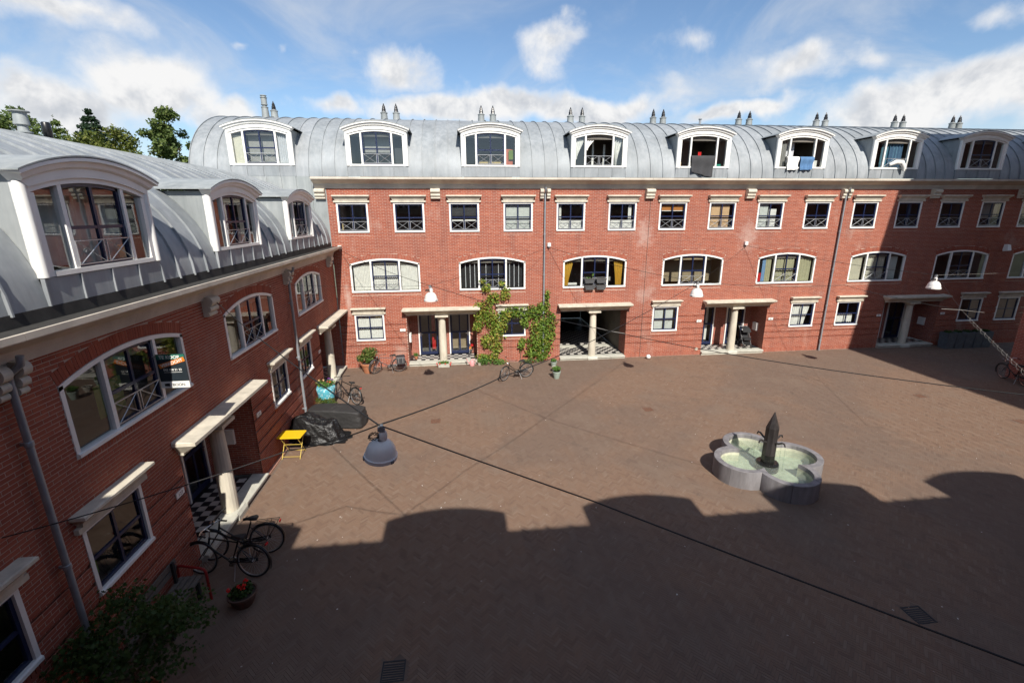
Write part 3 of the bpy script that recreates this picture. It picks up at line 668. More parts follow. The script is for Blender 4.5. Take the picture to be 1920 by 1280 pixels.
# ------------------------------------------------------------------ ground
XL = 0.22          # plane of the left facade
YN = -22.35        # plane of the facade behind the camera
FC = (14.5, -11.15)
g = MB(); g.add([(-900, -700, -.10), (900, -700, -.10), (900, 900, -.10), (-900, 900, -.10)], [(0, 1, 2, 3)]); tag(g.build('ground', M['far_ground']), kind='structure')
g = MB(); g.add([(-6, -40, -.0035), (60, -40, -.0045), (60, 6, -.0035), (-6, 6, -.0035)], [(0, 1, 2, 3)]); court = tag(g.build('courtyard', M['sand']), kind='structure')
def herringbone():
    rs = np.random.RandomState(11); W = .0545; n = 4; ang = R_(45); ca, sa = math.cos(ang), math.sin(ang)
    cx, cy = 16.0, -11.0; H = 21.0; K = int(2*H*1.5/W)
    ks = np.arange(-K//2, K//2); ms = np.arange(-K//(2*n), K//(2*n))
    k, m = np.meshgrid(ks, ms, indexing='ij'); k = k.ravel(); m = m.ravel()
    P = np.concatenate([np.stack([k+2*n*m, k, np.full_like(k, n), np.ones_like(k)], -1), np.stack([k+n+2*n*m, k-n+1, np.ones_like(k), np.full_like(k, n)], -1)]).astype(float)
    c = (P[:, :2]+P[:, 2:]/2)*W
    ok = (np.abs(c[:, 0]) < 30) & (np.abs(c[:, 1]) < 30); P, c = P[ok], c[ok]
    wx, wy = cx+c[:, 0]*ca-c[:, 1]*sa, cy+c[:, 0]*sa+c[:, 1]*ca
    ok = (wx > XL+.16) & (wx < 35) & (wy > -20.6) & (wy < -.20) & ~((np.hypot(wx-FC[0], wy-FC[1]) < 1.2)) & ~((wx > 30.4) & (wy < -4.8))
    for (dx, dy, s) in DRAINS: ok &= ~((np.abs(wx-dx) < s+.02) & (np.abs(wy-dy) < s+.02))
    P, wx, wy = P[ok], wx[ok], wy[ok]; N = len(P)
    hx, hy = (P[:, 2]*W-.0040)/2, (P[:, 3]*W-.0040)/2
    z = rs.uniform(-.0003, .0006, N); tx, ty = rs.normal(0, .0025, N), rs.normal(0, .0025, N); rn = rs.beta(2, 2, N)
    q = [proj((wx[i], wy[i], 0)) for i in range(N) if wy[i] < -15.5]; idx = [i for i in range(N) if wy[i] < -15.5]
    vis = [(i, a[2]) for i, a in zip(idx, q) if 430 < a[0] < 1900 and a[1] < 1278]
    vis.sort(key=lambda t: t[1]); solo = set(i for i, _ in vis[:300])
    mk = np.array([i not in solo for i in range(N)])
    sx, sy = np.array([-1, 1, 1, -1]), np.array([-1, -1, 1, 1])
    def corners(zoff, inset, sel):
        lx = sx[None]*(hx[sel]-inset)[:, None]; ly = sy[None]*(hy[sel]-inset)[:, None]
        X = wx[sel][:, None]+lx*ca-ly*sa; Y = wy[sel][:, None]+lx*sa+ly*ca; Z = z[sel][:, None]+zoff+lx*tx[sel][:, None]+ly*ty[sel][:, None]
        return np.stack([X, Y, Z], -1)
    top, bot = corners(0, .0015, mk), corners(-.0016, 0, mk); V = np.concatenate([top, bot], 1).reshape(-1, 3); n_ = int(mk.sum())
    F = (np.array([(0, 1, 2, 3), (4, 5, 1, 0), (5, 6, 2, 1), (6, 7, 3, 2), (7, 4, 0, 3)])[None]+8*np.arange(n_)[:, None, None]).reshape(-1, 4)
    tag(link('paver_field', quads_mesh('paver_field', V, F, np.repeat(rn[mk], 5), M['paver']), court), kind='stuff')
    mm = []
    for i in range(6):
        t = MB(); t.cur = .12+i*.15; L_, w_ = (4*W-.004)/2, (W-.004)/2
        t.loft([[(-L_, -w_, -.0035), (L_, -w_, -.0035), (L_, w_, -.0035), (-L_, w_, -.0035)], [(-L_+.002, -w_+.002, 0), (L_-.002, -w_+.002, 0), (L_-.002, w_-.002, 0), (-L_+.002, w_-.002, 0)]]); mm.append(t.mesh('paver', M['paver']))
    for i in solo: link('paver', mm[rs.randint(6)], court, (wx[i], wy[i], z[i]), (0, 0, ang+(0 if P[i, 2] == 4 else math.pi/2)))
    # straight courses along the walls
    A = []; r = []
    for x in np.arange(XL+.02, 31, .2105):
        for j in range(3): A.append((x, x+.203, -.205+j*.068, -.205+j*.068+.061, -.016, rs.uniform(-.003, .003))); r.append(rs.beta(2, 2))
    for y in np.arange(-20, -.22, .2105):
        for j in range(2): A.append((XL+.01+j*.068, XL+.01+j*.068+.061, y, y+.203, -.016, rs.uniform(-.003, .003))); r.append(rs.beta(2, 2))
    tag(link('edge_paver_courses', boxes_mesh('edge_paver_courses', A, np.array(r), M['paver']), court), kind='stuff')
DRAINS = [(4.9, -6.52, .17), (24.36, -6.53, .17), (14.2, -16.05, .19), (4.64, -16.04, .19), (25.63, -9.11, .17), (12.9, -6.45, .17)]
herringbone()
def specks():   # petals and litter on the paving
    rs = np.random.RandomState(3); n = 260; x = rs.uniform(.8, 30, n); y = -1.5-17*rs.beta(1.4, 1.2, n); a = rs.uniform(0, 6.28, n); s = rs.uniform(.006, .018, n)
    ok = np.hypot(x-FC[0], y-FC[1]) > 1.9; x, y, a, s = x[ok], y[ok], a[ok], s[ok]; n = len(x)
    c = np.array([(-1, -.6), (1, -.7), (.8, .6), (-.9, .7)]); X = x[:, None]+s[:, None]*(c[None, :, 0]*np.cos(a)[:, None]-c[None, :, 1]*np.sin(a)[:, None]); Y = y[:, None]+s[:, None]*(c[None, :, 0]*np.sin(a)[:, None]+c[None, :, 1]*np.cos(a)[:, None])
    V = np.stack([X, Y, np.full_like(X, .007)+rs.uniform(0, .01, X.shape)], -1).reshape(-1, 3)
    o = link('fallen_petals', quads_mesh('fallen_petals', V, np.arange(4*n).reshape(-1, 4), rs.rand(n), rndmat('petal', [(0, (.35, .30, .25)), (1, (.75, .72, .66))], .8)))
    tag(o, 'small pale petals and litter strewn over the brick paving', 'litter', kind='stuff')
specks()
M['rust'] = pmat('rusty_iron', (.16, .075, .045), .8, .2, var=.3, scale=25, bump=.3); M['iron'] = pmat('dark_iron', (.03, .03, .032), .6, .3, var=.3, scale=25)
_dl = ['square rusty drain grate beside the near hanging lamp on sunny paving', 'square rusty drain grate near the right shadow edge beyond the fountain', 'square iron drain grate in deep shade at lower right', 'square slotted drain grate in deep shade at lower centre', 'small drain grate at the right picture edge behind the fountain', 'square rusty drain grate between the fountain and the open passage']
for (dx, dy, s), lb in zip(DRAINS, _dl):
    o = thing('drain_grate', (dx, dy, -.004), 0, lb, 'drain', 'drain grates in the paving'); mt = M['iron'] if dy < -14 else M['rust']
    t = MB()
    for p in ((-s, s, -s, -s+.025), (-s, s, s-.025, s), (-s, -s+.025, -s+.025, s-.025), (s-.025, s, -s+.025, s-.025)): t.box(*p, -.02, .008)
    t.build('grate_frame', mt, o); MB().box(-s, s, -s, s, -.03, -.021).build('grate_pit', M['gutter'], o)
    for i in range(7): MB().box(-s+.026, s-.026, -s+.04+i*(2*s-.08)/7, -s+.04+(i+.55)*(2*s-.08)/7, -.012, .005).build('grate_bar', mt, o)

# ------------------------------------------------------------------ back terrace
GRV = (2.07, 1.74, 1.41, 1.07, .74)
back = thing('terrace_building', (0, 0, 0), 0, 'long red brick terrace with zinc barrel roof and arched white dormers facing the courtyard', 'building')
WX = [1.28, 3.757, 6.24, 8.73, 11.225, 13.725, 16.235, 18.745, 21.26, 23.76, 26.36, 28.82, 31.25, 33.63, 36.0]
AX = [2.515, 7.50, 12.5, 17.52, 22.55, 27.655, 32.56, 37.2]
GX = [1.613, 8.42, 16.286, 23.843, 26.468, 33.838, 36.17]
PX = [(3.34, 6.68), (10.85, 14.25), (18.4, 21.85), (28.56, 31.9)]
ops = [dict(x0=x-.68, x1=x+.68, z0=6.39, z1=7.71, sill=True) for x in WX]
ops += [dict(x0=x-1.58, x1=x+1.58, z0=3.67, z1=5.0, top=5.24, sill=True) for x in AX]
ops += [dict(x0=x-.68, x1=x+.68, z0=1.33, z1=2.65, sill=True) for x in GX]
ops += [dict(x0=a, x1=b, z0=-.01, z1=2.53, depth=0) for a, b in PX]
bw = brick_wall(back, .25, 39.0, 8.30, ops, GRV)
MB().box(15.07, 15.09, -.004, .004, .02, 8.28).build('movement_joint', M['gutter'], bw)
UP = {0: [('straw', -.52, -.47, .10, .42, {'y': .1, 'name': 'wooden_stick'})], 2: [('darkgrey', -.6, .6, .72, 1.24, {'name': 'blind'}), ('white', -.58, .58, .50, .56, {'y': .3, 'name': 'lamp_bar'})],
      3: [('pale', -.6, .6, .10, 1.24, {'name': 'blind'})], 4: [('white', -.58, .58, .1, .48, {'name': 'cafe_curtain'}), ('white', -.6, -.42, .45, 1.2, .18, 2)], 5: [('white', -.58, .58, .1, .48, {'name': 'cafe_curtain'}), ('white', .34, .5, .45, 1.2, .18, 2)],
      6: [('orange', -.6, .6, .93, 1.24, {'name': 'blind'}), ('white', -.6, .6, .90, .93, {'name': 'blind_rail'})], 7: [('peach', -.6, .45, .1, 1.24, {'name': 'blind'})],
      8: [('pale', -.6, -.03, .1, 1.24, {'name': 'blind'}), ('white', -.0, .42, .1, .55, {'name': 'blind'}), ('white', 0, .42, .62, .98, {'name': 'blind'})], 9: [('grey', -.55, -.45, .3, 1.1, .2, 2)], 10: [('teal', -.58, -.42, .1, 1.1, .2, 2)], 11: [('navy', .05, .3, .3, 1.2, .2, 3)], 13: [('grey', -.6, .5, .5, 1.2, {'name': 'blind'})]}
for i, x in enumerate(WX): win_rect(back, x, 6.39, UP.get(i, ())); lintel(back, x, 7.715)
pleat = lambda c: [(c, -1.46, -.70, .1, 1.42, .17, 11, .02), (c, -.58, .58, .1, 1.50, .18, 12, .018), (c, .70, 1.46, .1, 1.42, .17, 11, .02)]
AR = {0: pleat('white'), 1: [('blackslat', -1.48, 1.48, .1, 1.48, {'y': .3, 'name': 'blind'})]+[('silver', x-.014, x+.014, .1, 1.42, {'y': .22, 'name': 'blind_tape'}) for x in (-1.28, -1.06, -.84, -.3, .0, .3, .84, 1.06, 1.28)],
      2: [('yellow', -1.46, -1.04, .1, 1.42, .2, 4, .03, 0, -1.46, -1.27), ('yellow', 1.0, 1.46, .1, 1.42, .2, 5, .03, 0, 1.12, 1.42), ('white', -1.25, -.75, .09, .2, {'y': .5, 'name': 'sofa'}), ('grey', .72, 1.0, .25, .45, {'y': .6, 'name': 'cushion'})],
      3: [('tan', -1.48, 1.48, .1, 1.48, {'y': .9, 'name': 'partition'}), ('black', -1.44, -1.16, .1, .33, {'y': .5, 'name': 'picture_frame'})],
      4: [('red', -1.45, -1.2, .1, .55, .2, 2), ('black', -1.46, -1.22, .55, 1.36, .2, 2), ('skyblue', -1.2, -1.02, .1, 1.38, .2, 2), ('olive', -1.02, -.72, .1, 1.42, .19, 3), ('olive', -.58, .58, .1, 1.5, .19, 7), ('olive', .7, 1.46, .1, 1.42, .19, 5)],
      5: [('cream', -1.46, -.75, .1, 1.42, .19, 10, .02), ('cream', -.58, .58, .1, 1.5, .2, 8, .012), ('pale', .7, 1.3, .1, 1.42, .2, 9, .012)], 6: [('darkgrey', .9, 1.4, .1, 1.4, .22, 5)]}
for i, x in enumerate(AX): arch_window(back, x, 3.67, AR.get(i, ()), room='room2' if i == 3 else 'room')
GR = {0: [('white', -.6, .6, .1, .62, .17, 11, .012), ('white', -.6, .6, .62, 1.2, .18, 12, .012, .02)], 1: [('grey', -.6, .6, .85, 1.24, {'name': 'blind'})], 2: [('pale', -.6, -.05, .1, 1.24, {'name': 'blind'}), ('pale', .03, .48, .1, 1.24, {'name': 'blind'})], 3: [('white', -.6, .52, .1, 1.2, .18, 9, .02, 0, -.6, .3)], 4: [('white', -.58, .45, .16, .66, .17, 9, .012, .03)]}
for i, x in enumerate(GX): win_rect(back, x, 1.33, GR.get(i, ()), rail=False); lintel(back, x, 2.655)
cornice(back, -.25, 39.2, 8.76, [4.85, 8.6, 9.97, 11.4, 14.95, 18.5, 20.1, 22.0, 25.1, 28.5, 31, 34.3, 37])
for x in (0.0, 4.98, 15.0, 20.05, 30.05, 35.1): bracket(back, x, 7.85)
for x in (9.98, 25.1):
    for s in (-1, 1): bracket(back, x+s*.155, 7.85, .16)
    downpipe(back, x-.005, 0.02, 8.30)
porch(back, *PX[0], [4.28, 5.84], items={0: [('red', .12, .3, .2, 2.1, .3, 2)], 1: [('tan', -.4, .4, .15, .7, {'y': .5, 'name': 'cabinet'})]}, mailbox=(3.342, 1.05))
porch(back, *PX[2], [19.15, 20.9], items={0: [('white', -.36, .36, .2, 2.1, {'y': .3, 'name': 'blind'})]}, mailbox=(21.848, 1.05))
porch(back, *PX[3], [29.3, 30.62], mailbox=(31.898, 1.05))
for x, z, s in ((3.13, 1.83, '121'), (18.14, 1.83, '87'), (22.1, 1.83, '85'), (28.35, 1.83, '81'), (32.2, 1.83, '79')): number_plate(back, x, z, s)
# the open passage: a tunnel through the building
def passage():
    x0, x1 = PX[1]; D = 9.0; zf = .15; zt = 2.53
    t = MB(); t.add([(x0, 0, zf), (x0, .9, zf), (x0, .9, zt), (x0, 0, zt)], [(0, 1, 2, 3)]); t.add([(x1, 0, zf), (x1, 0, zt), (x1, .9, zt), (x1, .9, zf)], [(0, 1, 2, 3)])
    rec = t.build('porch_wall', M['brick_tex'], back)
    t = MB(); t.add([(x0-.02, .9, zf), (x0-.02, D, zf), (x0-.02, D, zt), (x0-.02, .9, zt)], [(0, 1, 2, 3)]); t.add([(x1+.02, .9, zf), (x1+.02, .9, zt), (x1+.02, D, zt), (x1+.02, D, zf)], [(0, 1, 2, 3)]); t.add([(x0, D, zf), (x1, D, zf), (x1, D, zt), (x0, D, zt)], [(0, 1, 2, 3)])
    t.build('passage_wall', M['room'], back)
    MB().box(x0, x1, 0, D, zt+.001, zt+.05).build('passage_ceiling', M['room'], back)
    fl = MB().box(x0, x1, .28, D, zf-.06, zf-.018).build('passage_floor', M['tile_black'], back)
    A = []; rn = []; s = .205
    for i in range(int((x1-x0)/s)):
        for j in range(int(5/s)):
            y = .45+j*s
            if 1.55 < y < 2.2: continue
            A.append((x0+.05+i*s+.002, x0+.05+(i+1)*s-.002, y+.002, y+s-.002, zf-.018, zf+.002)); rn.append(((i+j) % 2)*.9+.05)
    # real boxes need their top as the seen face, so use all five
    tl = link('passage_tiles', boxes_mesh('passage_tiles', A, np.array(rn), rndmat('passage_tile', [(0, (.02, .02, .022)), (.4, (.02, .02, .022)), (.6, (.5, .47, .42)), (1, (.5, .47, .42))], .45, .15, 20, 0)), fl); tag(tl, kind='stuff')
    MB().box(x0+.02, x1-.02, 1.62, 2.15, zf-.018, zf+.006).build('threshold_slab', M['step'], fl)
    hw = (x1-x0)/2; xc = (x0+x1)/2
    MB().stack(CANOPY(hw), xc, zt, yb=.04).build('canopy', M['stone'], back)
    t = MB(); t.lathe([(.185, zf-.01), (.19, zf+.5), (.18, 1.3), (.155, zt-.30), (.155, zt-.245), (.17, zt-.24), (.17, zt-.22), (.16, zt-.215), (.20, zt-.16), (.265, zt-.09)], 16, (xc, .12, 0)); c = t.build('column', M['stone'], back)
    MB().box(xc-.31, xc+.31, -.19, .43, zt-.092, zt-.004).build('capital', M['stone'], c)
    for a, b in ((x0+.004, xc-.25), (xc+.25, x1-.004)): MB().prism([(.28, 0), (-.10, 0), (-.10, zf-.075), (-.16, zf-.06), (-.16, zf-.012), (-.148, zf), (.28, zf)], a, b).build('step', M['step'], back)
    MB().prism([(.279, .0), (-.17, 0), (-.17, zf-.07), (-.12, zf+.012), (.279, zf+.012)], xc-.246, xc+.246).build('column_plinth', M['step'], back)
passage()
# zinc-clad upper wall where the lower roof meets it
for i in range(9):
    a = -5.2+i*.605; b = a+.605
    t = MB(); t.box(a+.012, b-.012 if i < 8 else .248, .002, .05, 5.0, 8.05); t.box(a-.011, a+.011, -.028, .05, 5.0, 8.80); t.box(a+.012, b-.012 if i < 8 else .248, -.006, .05, 8.06, 8.80); t.build('cladding_sheet', M['zinc_light'], back)
DB = [-2.25, 2.55, 7.5, 12.47, 17.5, 22.47, 27.49, 32.24, 37.2]
DI = {0: [('cream', -1.1, -.69, .08, 1.3, {'name': 'blind'}), ('grey', -.58, .58, .1, 1.34, {'y': .35, 'name': 'blind'}), ('silver', .69, 1.1, .08, 1.3, .16, 5, .03, .05)],
      2: [('pinkred', .72, 1.05, .08, .8, {'y': .5, 'name': 'flower_bunch'}), ('leafy', .85, 1.1, .35, .75, {'y': .42, 'name': 'house_plant'}), ('straw', -.5, .5, .08, .3, {'y': .5, 'name': 'dried_flowers'})],
      3: [('white', -1.1, -.68, .35, 1.3, .17, 4, .02, 0, -1.1, -1.0), ('white', -.6, -.15, .75, 1.34, .18, 3, .02, 0, -.6, -.5), ('white', .72, 1.08, .1, 1.25, .17, 3, .04, 0, .8, .88), ('pale', -.1, .0, .08, 1.3, {'y': .9, 'name': 'door_frame'}), ('pale', .45, .55, .08, 1.1, {'y': .9, 'name': 'door_frame'})],
      4: [('peach', -1.08, -.95, .08, .28, {'y': .25, 'name': 'box'}), ('green', .72, 1.04, .08, .2, {'y': .25, 'name': 'crate'}), ('red', -.08, .08, .45, .75, .4, 2)],
      5: [('grey', -1.08, -.7, .1, 1.3, .2, 5), ('silver', -.5, -.1, .6, 1.3, .5, 3), ('white', .75, 1.05, .08, .4, .25, 2)], 6: [('teal', -.58, .58, .1, 1.34, .3, 9, .03), ('navy', -.2, .5, .1, 1.3, .26, 4, .03)], 1: [('grey', -.58, .58, .6, 1.34, {'y': .5, 'name': 'blind'}), ('darkgrey', .7, 1.1, .1, .8, {'y': .5, 'name': 'wardrobe'})]}
for i, x in enumerate(DB): dormer(back, x, 8.80, DI.get(i, ()), casement=i not in (3, 4, 5, 6), open_=i in (3, 4, 5, 6), rail=i not in (4, 5))
roof = roof_run(back, -5.2, 39.8, 8.80, DB)
t = MB(); P = [(RY*(1-math.cos(R_(150)*i/24)), 8.80+RZ*math.sin(R_(150)*i/24)) for i in range(25)]; t.add([(-5.19, y, z) for y, z in P]+[(-5.19, 9.6, 8.8)], [tuple(range(26))]); t.build('gable', M['zinc_light'], back)
def pot(parent, x, y, z, tall=False, k=1.0):
    t = MB()
    if tall: t.lathe([(.20, -.3), (.15, .42), (.17, .43), (.17, .46), (.10, .47), (.10, .52), (.155, .55), (.155, .58), (.135, .59), (.135, .86), (.165, .87), (.165, .89), (.12, .9), (.12, .95), (.15, .96), (.15, .985), (.05, 1.0)], 12, (0, 0, 0))
    else: t.lathe([(.20*k, -.3), (.155*k, .24), (.16*k, .26), (.185*k, .28), (.185*k, .30), (.12*k, .33), (.11*k, .35)], 12, (0, 0, 0))
    o = t.build('flue', M['zinc_light'], parent, (x, y, z), smooth=True)
    if not tall:
        t = MB()
        for a, b, r in ((.32, .42, .125), (.44, .53, .105), (.55, .62, .08)): t.lathe([(r*.5, a-.01), (r, a), (r*.72, b), (r*.4, b+.02)], 10)
        t.lathe([(.055, .33), (.055, .62), (.035, .66), (.012, .74)], 8); t.build('flue_cap', M['black'], o)
for i, (a, b) in enumerate(((-3.34, -2.92), (2.4, 3.01), (7.33, 7.94), (12.06, 12.69), (16.62, 17.18), (21.54, 22.16), (26.18, 26.73), (31.04, 31.57), (34.77, 35.21))):
    pot(back, a, 4.2, 11.86, i == 0, 1 if i not in (3,) else 1.05); pot(back, b, 4.2, 11.86, False)
t = MB(); t.tube([(19.0, 3.6, 11.7), (19.0, 3.6, 12.0)], .06, 8); t.lathe([(.1, 12.0), (.1, 12.03), (.03, 12.07)], 8, (19.0, 3.6, 0)); t.build('soil_vent', M['pipe'], back)
# small round fittings at the foot of the wall
for x, z, mt in ((.93, .42, 'gutter'), (18.15, .32, 'stone')): MB().lathe([(.0, 0), (.085, 0), (.085, .03), (.055, .05), (.0, .05)], 14).build('wall_vent', M[mt], back, (x, .0, z), (R_(90), 0, 0))

# ------------------------------------------------------------------ left terrace (its local x runs along world Y)
left = thing('terrace_building', (XL, 0, 0), R_(90), 'lower brick terrace at left with zinc roof, dormers and a projecting sale sign', 'building')
LA = [-18.73, -13.73, -8.9, -3.8]; LWX = [-17.25, -14.88, -7.65, -5.1]; LP = [(-13.05, -9.75), (-3.3, -.06)]
ops = [dict(x0=x-1.53, x1=x+1.53, z0=3.72, z1=4.87, top=5.11, sill=True) for x in LA]+[dict(x0=x-.66, x1=x+.66, z0=1.5, z1=2.70, sill=True) for x in LWX]+[dict(x0=a, x1=b, z0=-.01, z1=2.55, depth=0) for a, b in LP]
def solo_l(u, z):
    w = (XL, u+.1, z+.03); q = proj(w)
    if not (-20 < q[0] < 1900 and 560 < q[1] < 1290) or q[2] < .5 or u > -12.8: return 0
    a, b = proj((XL, u, z)), proj((XL, u+.216, z)); return math.hypot(a[0]-b[0], a[1]-b[1])
lw = brick_wall(left, -22.3, -.02, 5.46, ops, GRV, solo=solo_l)
LI = {1: [('leafy', -.3, .35, .1, .7, {'y': .5, 'name': 'house_plant'})], 2: [('white', -1.4, -1.0, .1, 1.2, .2, 4), ('rust', .3, 1.3, .1, 1.2, .5, 4)], 3: [('white', -1.4, -.8, .1, 1.2, .2, 4), ('white', .6, 1.2, .1, 1.2, .2, 4)]}
for i, x in enumerate(LA): arch_window(left, x, 3.72, LI.get(i, ()), w=3.06, hs=1.15, ht=1.385)
for i, x in enumerate(LWX): win_rect(left, x, 1.5, {2: [('white', .25, .6, .1, 1.1, .2, 3)], 3: [('white', .2, .6, .1, 1.1, .2, 3)], 1: [('leafy', -.45, -.2, .1, .35, {'y': .3, 'name': 'house_plant'}), ('black', .0, .5, .12, .3, {'y': .3, 'name': 'ornament'})]}.get(i, ()), rail=False, w=1.32, h=1.20); lintel(left, x, 2.70)
cornice(left, -22.3, -.06, 5.84, ze=5.96, cuts=[-19.5, -16.05, -13.5, -10.9, -8.2, -6.1, -3.4])
for x in (-11.08, -.93): bracket(left, x, 5.0, .36, .9)
for x in (-16.0, -6.1):
    for s in (-1, 1): bracket(left, x+s*.135, 5.0, .13, .9)
    downpipe(left, x, .02, 5.5)
porch(left, *LP[0], [-12.2, -10.55], ztop=2.55, mailbox=(-9.752, 1.15)); porch(left, *LP[1], [-2.3], ztop=2.55)
for x, z, s in ((-13.28, 1.85, '127'), (-9.45, 1.85, '125'), (-3.5, 1.9, '123')): number_plate(left, x, z, s)
DL = [-18.75, -13.72, -8.92, -3.85]
DLI = {1: [('pale', -1.05, 1.05, .08, 1.3, .45, 9, .03), ('peach', .72, 1.05, .08, .35, {'y': .3, 'name': 'box'})], 2: [('rust', -.5, .5, .1, 1.34, .35, 6, .03), ('cream', .7, 1.08, .1, 1.2, {'y': .25, 'name': 'blind'})], 3: [('white', -1.05, -.7, .08, 1.2, .3, 3)]}
for i, x in enumerate(DL): dormer(left, x, 5.96, DLI.get(i, ()), dz=.42).scale.z = .94
roof_run(left, -22.3, -.01, 5.96, DL, dz=.36)
t = MB(); t.lathe([(.16, -.3), (.15, .12), (.22, .14), (.22, .18), (.14, .2), (.13, .36), (.20, .38), (.17, .74), (.26, .76), (.26, .79), (.05, .82)], 14); t.build('roof_ventilator', M['zinc_light'], left, (-8.75, 4.6, 9.03), smooth=True, scale=(.75, .75, .75))
t = MB(); t.lathe([(.13, -.3), (.12, .3), (.125, .31), (.115, .6), (.10, .62)], 12); t.build('flue', M['black'], left, (-8.05, 4.6, 9.0), smooth=True, scale=(.8, .8, .8))
# plinth of paler stone along the foot of the left wall
t = MB(); t.box(-9.74, -3.32, -.10, .0, -.01, .035); t.build('plinth', pmat('red_concrete', (.36, .19, .14), .9, var=.2, scale=5), left)

# ------------------------------------------------------------------ the building the picture is taken from (throws the foreground shadow) and the right wing
near = thing('terrace_building', (0, YN, 0), R_(180), 'brick terrace with arched dormers standing behind the viewpoint and shading the foreground', 'building')
ZN = 7.66
t = MB(); t.add([(-31, 0, -.05), (1, 0, -.05), (1, 0, ZN-.3), (-31, 0, ZN-.3)], [(0, 1, 2, 3)]); t.build('wall', M['brick_tex'], near)
DN = [4.0, -1.75, -6.62, -11.5, -16.35, -21.2, -26.05]
for x in DN[1:]: dormer(near, x, ZN, (), dz=-.10, apron=False)
roof_run(near, -31, 1.0, ZN, DN[1:], dz=-.10)
cornice(near, -31, 1.0, ZN+.02, [-25, -20, -15, -10, -3])
for x in (-12.5, -17.5, -8): win_rect(near, x, 4.9); win_rect(near, x, 1.4, rail=False)
wing = thing('brick_wing', (0, 0, 0), 0, 'dark brick corner of the wing at the right edge with a bicycle against it', 'building')
t = MB(); t.box(30.35, 40, -8.0, -4.9, -.05, 12.0); t.build('wall', M['brick_tex'], wing)
t = MB(); t.box(29.5, 42, -30, -7.4, -.05, 19.6); t.build('tower_wall', M['brick_tex'], wing)
# ------------------------------------------------------------------ fountain
FX, FY = 14.5, -11.15
M['fstone'] = pmat('bluestone', (.20, .19, .195), .6, var=.3, scale=5, bump=.1, stretch=(1, 1, .25)); M['lime'] = pmat('limed_wall', (.52, .52, .40), .6, var=.2, scale=8); M['poolfloor'] = pmat('algae_floor', (.44, .50, .38), .8, var=.25, scale=6, bump=.3)
M['bronze'] = pmat('dark_pillar', (.05, .044, .043), .35, .3, var=.5, scale=9, stretch=(1, 1, .2)); M['wet'] = pmat('wet_black', (.015, .015, .014), .15, var=.4, scale=20, bump=.4)
def fountain():
    o = thing('fountain', (FX, FY, 0), R_(3), 'stone quatrefoil fountain basin with an octagonal dark pillar and curved spouts', 'fountain')
    a, r, th = .79, .758, .17; H = .52
    def op(k, s): an = R_(92.6)*s; x, y = a+r*math.cos(an), r*math.sin(an); return rot(k, x, y)
    def ip(k, s): an = R_(116.8)*s; x, y = a+(r-th)*math.cos(an), (r-th)*math.sin(an); return rot(k, x, y)
    def rot(k, x, y): c, s_ = [(1, 0), (0, 1), (-1, 0), (0, -1)][k]; return (x*c-y*s_, x*s_+y*c)
    for k in range(4):
        for s0, s1 in ((-1, -.343), (-.333, .333), (.343, 1)):
            t = MB(); n = 9; ss = [s0+(s1-s0)*i/n for i in range(n+1)]; sh = .006
            t.loft([[(*op(k, s), -.01), (*op(k, s), H-.012), (op(k, s)[0]*.992, op(k, s)[1]*.992, H), (ip(k, s)[0]*1.008, ip(k, s)[1]*1.008, H), (*ip(k, s), H-.012), (*ip(k, s), .05)] for s in ss]); t.build('rim_stone', M['fstone'], o, smooth=True, auto=35)
    ring = [ip(k, s) for k in range(4) for s in [-1+2*i/16 for i in range(16)]]
    ring2 = [(x*1.0-.004*x, y-.004*y) for x, y in ring]
    t = MB(); t.loft([[(x, y, .12) for x, y in ring2], [(x, y, .40) for x, y in ring2]], cap=False); t.build('basin_lining', M['lime'], o, smooth=True)
    t = MB(); c = [(x*1.01, y*1.01, .12) for x, y in ring]; t.add(c+[(0, 0, .12)], [(i, (i+1) % len(c), len(c)) for i in range(len(c))]); t.build('basin_floor', M['poolfloor'], o)
    t = MB(); c = [(x*1.005, y*1.005, .315) for x, y in ring]; t.add(c+[(0, 0, .315)], [(i, (i+1) % len(c), len(c)) for i in range(len(c))]); t.build('water', thin_surface('fountain_water', (.90, .93, .88), .07, 1.0, 26, .02, .18, (.58, .64, .55)), o)
    t = MB(); t.lathe([(.30, .12), (.31, .30), (.29, .35), (.25, .36), (.25, .37), (.0, .37)], 16); t.build('pillar_base', M['wet'], o, smooth=True)
    t = MB(); t.lathe([(.18, .36), (.172, 1.42), (.010, 1.88)], 8, ph=R_(22.5)); p = t.build('pillar', M['bronze'], o)
    t = MB(); t.lathe([(.183, .34), (.182, .60), (.0, .60)], 8, ph=R_(22.5)); t.build('wet_foot', M['wet'], o)
    for k in range(4):
        an = R_(12+90*k); c, s = math.cos(an), math.sin(an)
        t = MB(); P = [(.15, 1.0), (.25, 1.03), (.36, 1.10), (.42, 1.10), (.455, 1.03)]; t.tube([(x*c, x*s, z) for x, z in P], [.03, .028, .024, .022, .02], 8); t.build('spout', M['bronze'], o, smooth=True)
        t = MB(); t.tube([(.455*c, .455*s, 1.03), (.47*c, .47*s, .8), (.475*c, .475*s, .32)], [.006, .007, .009], 6); t.build('water_jet', thin_surface('water_jet', (.92, .95, .95), .08), o, smooth=True)
fountain()

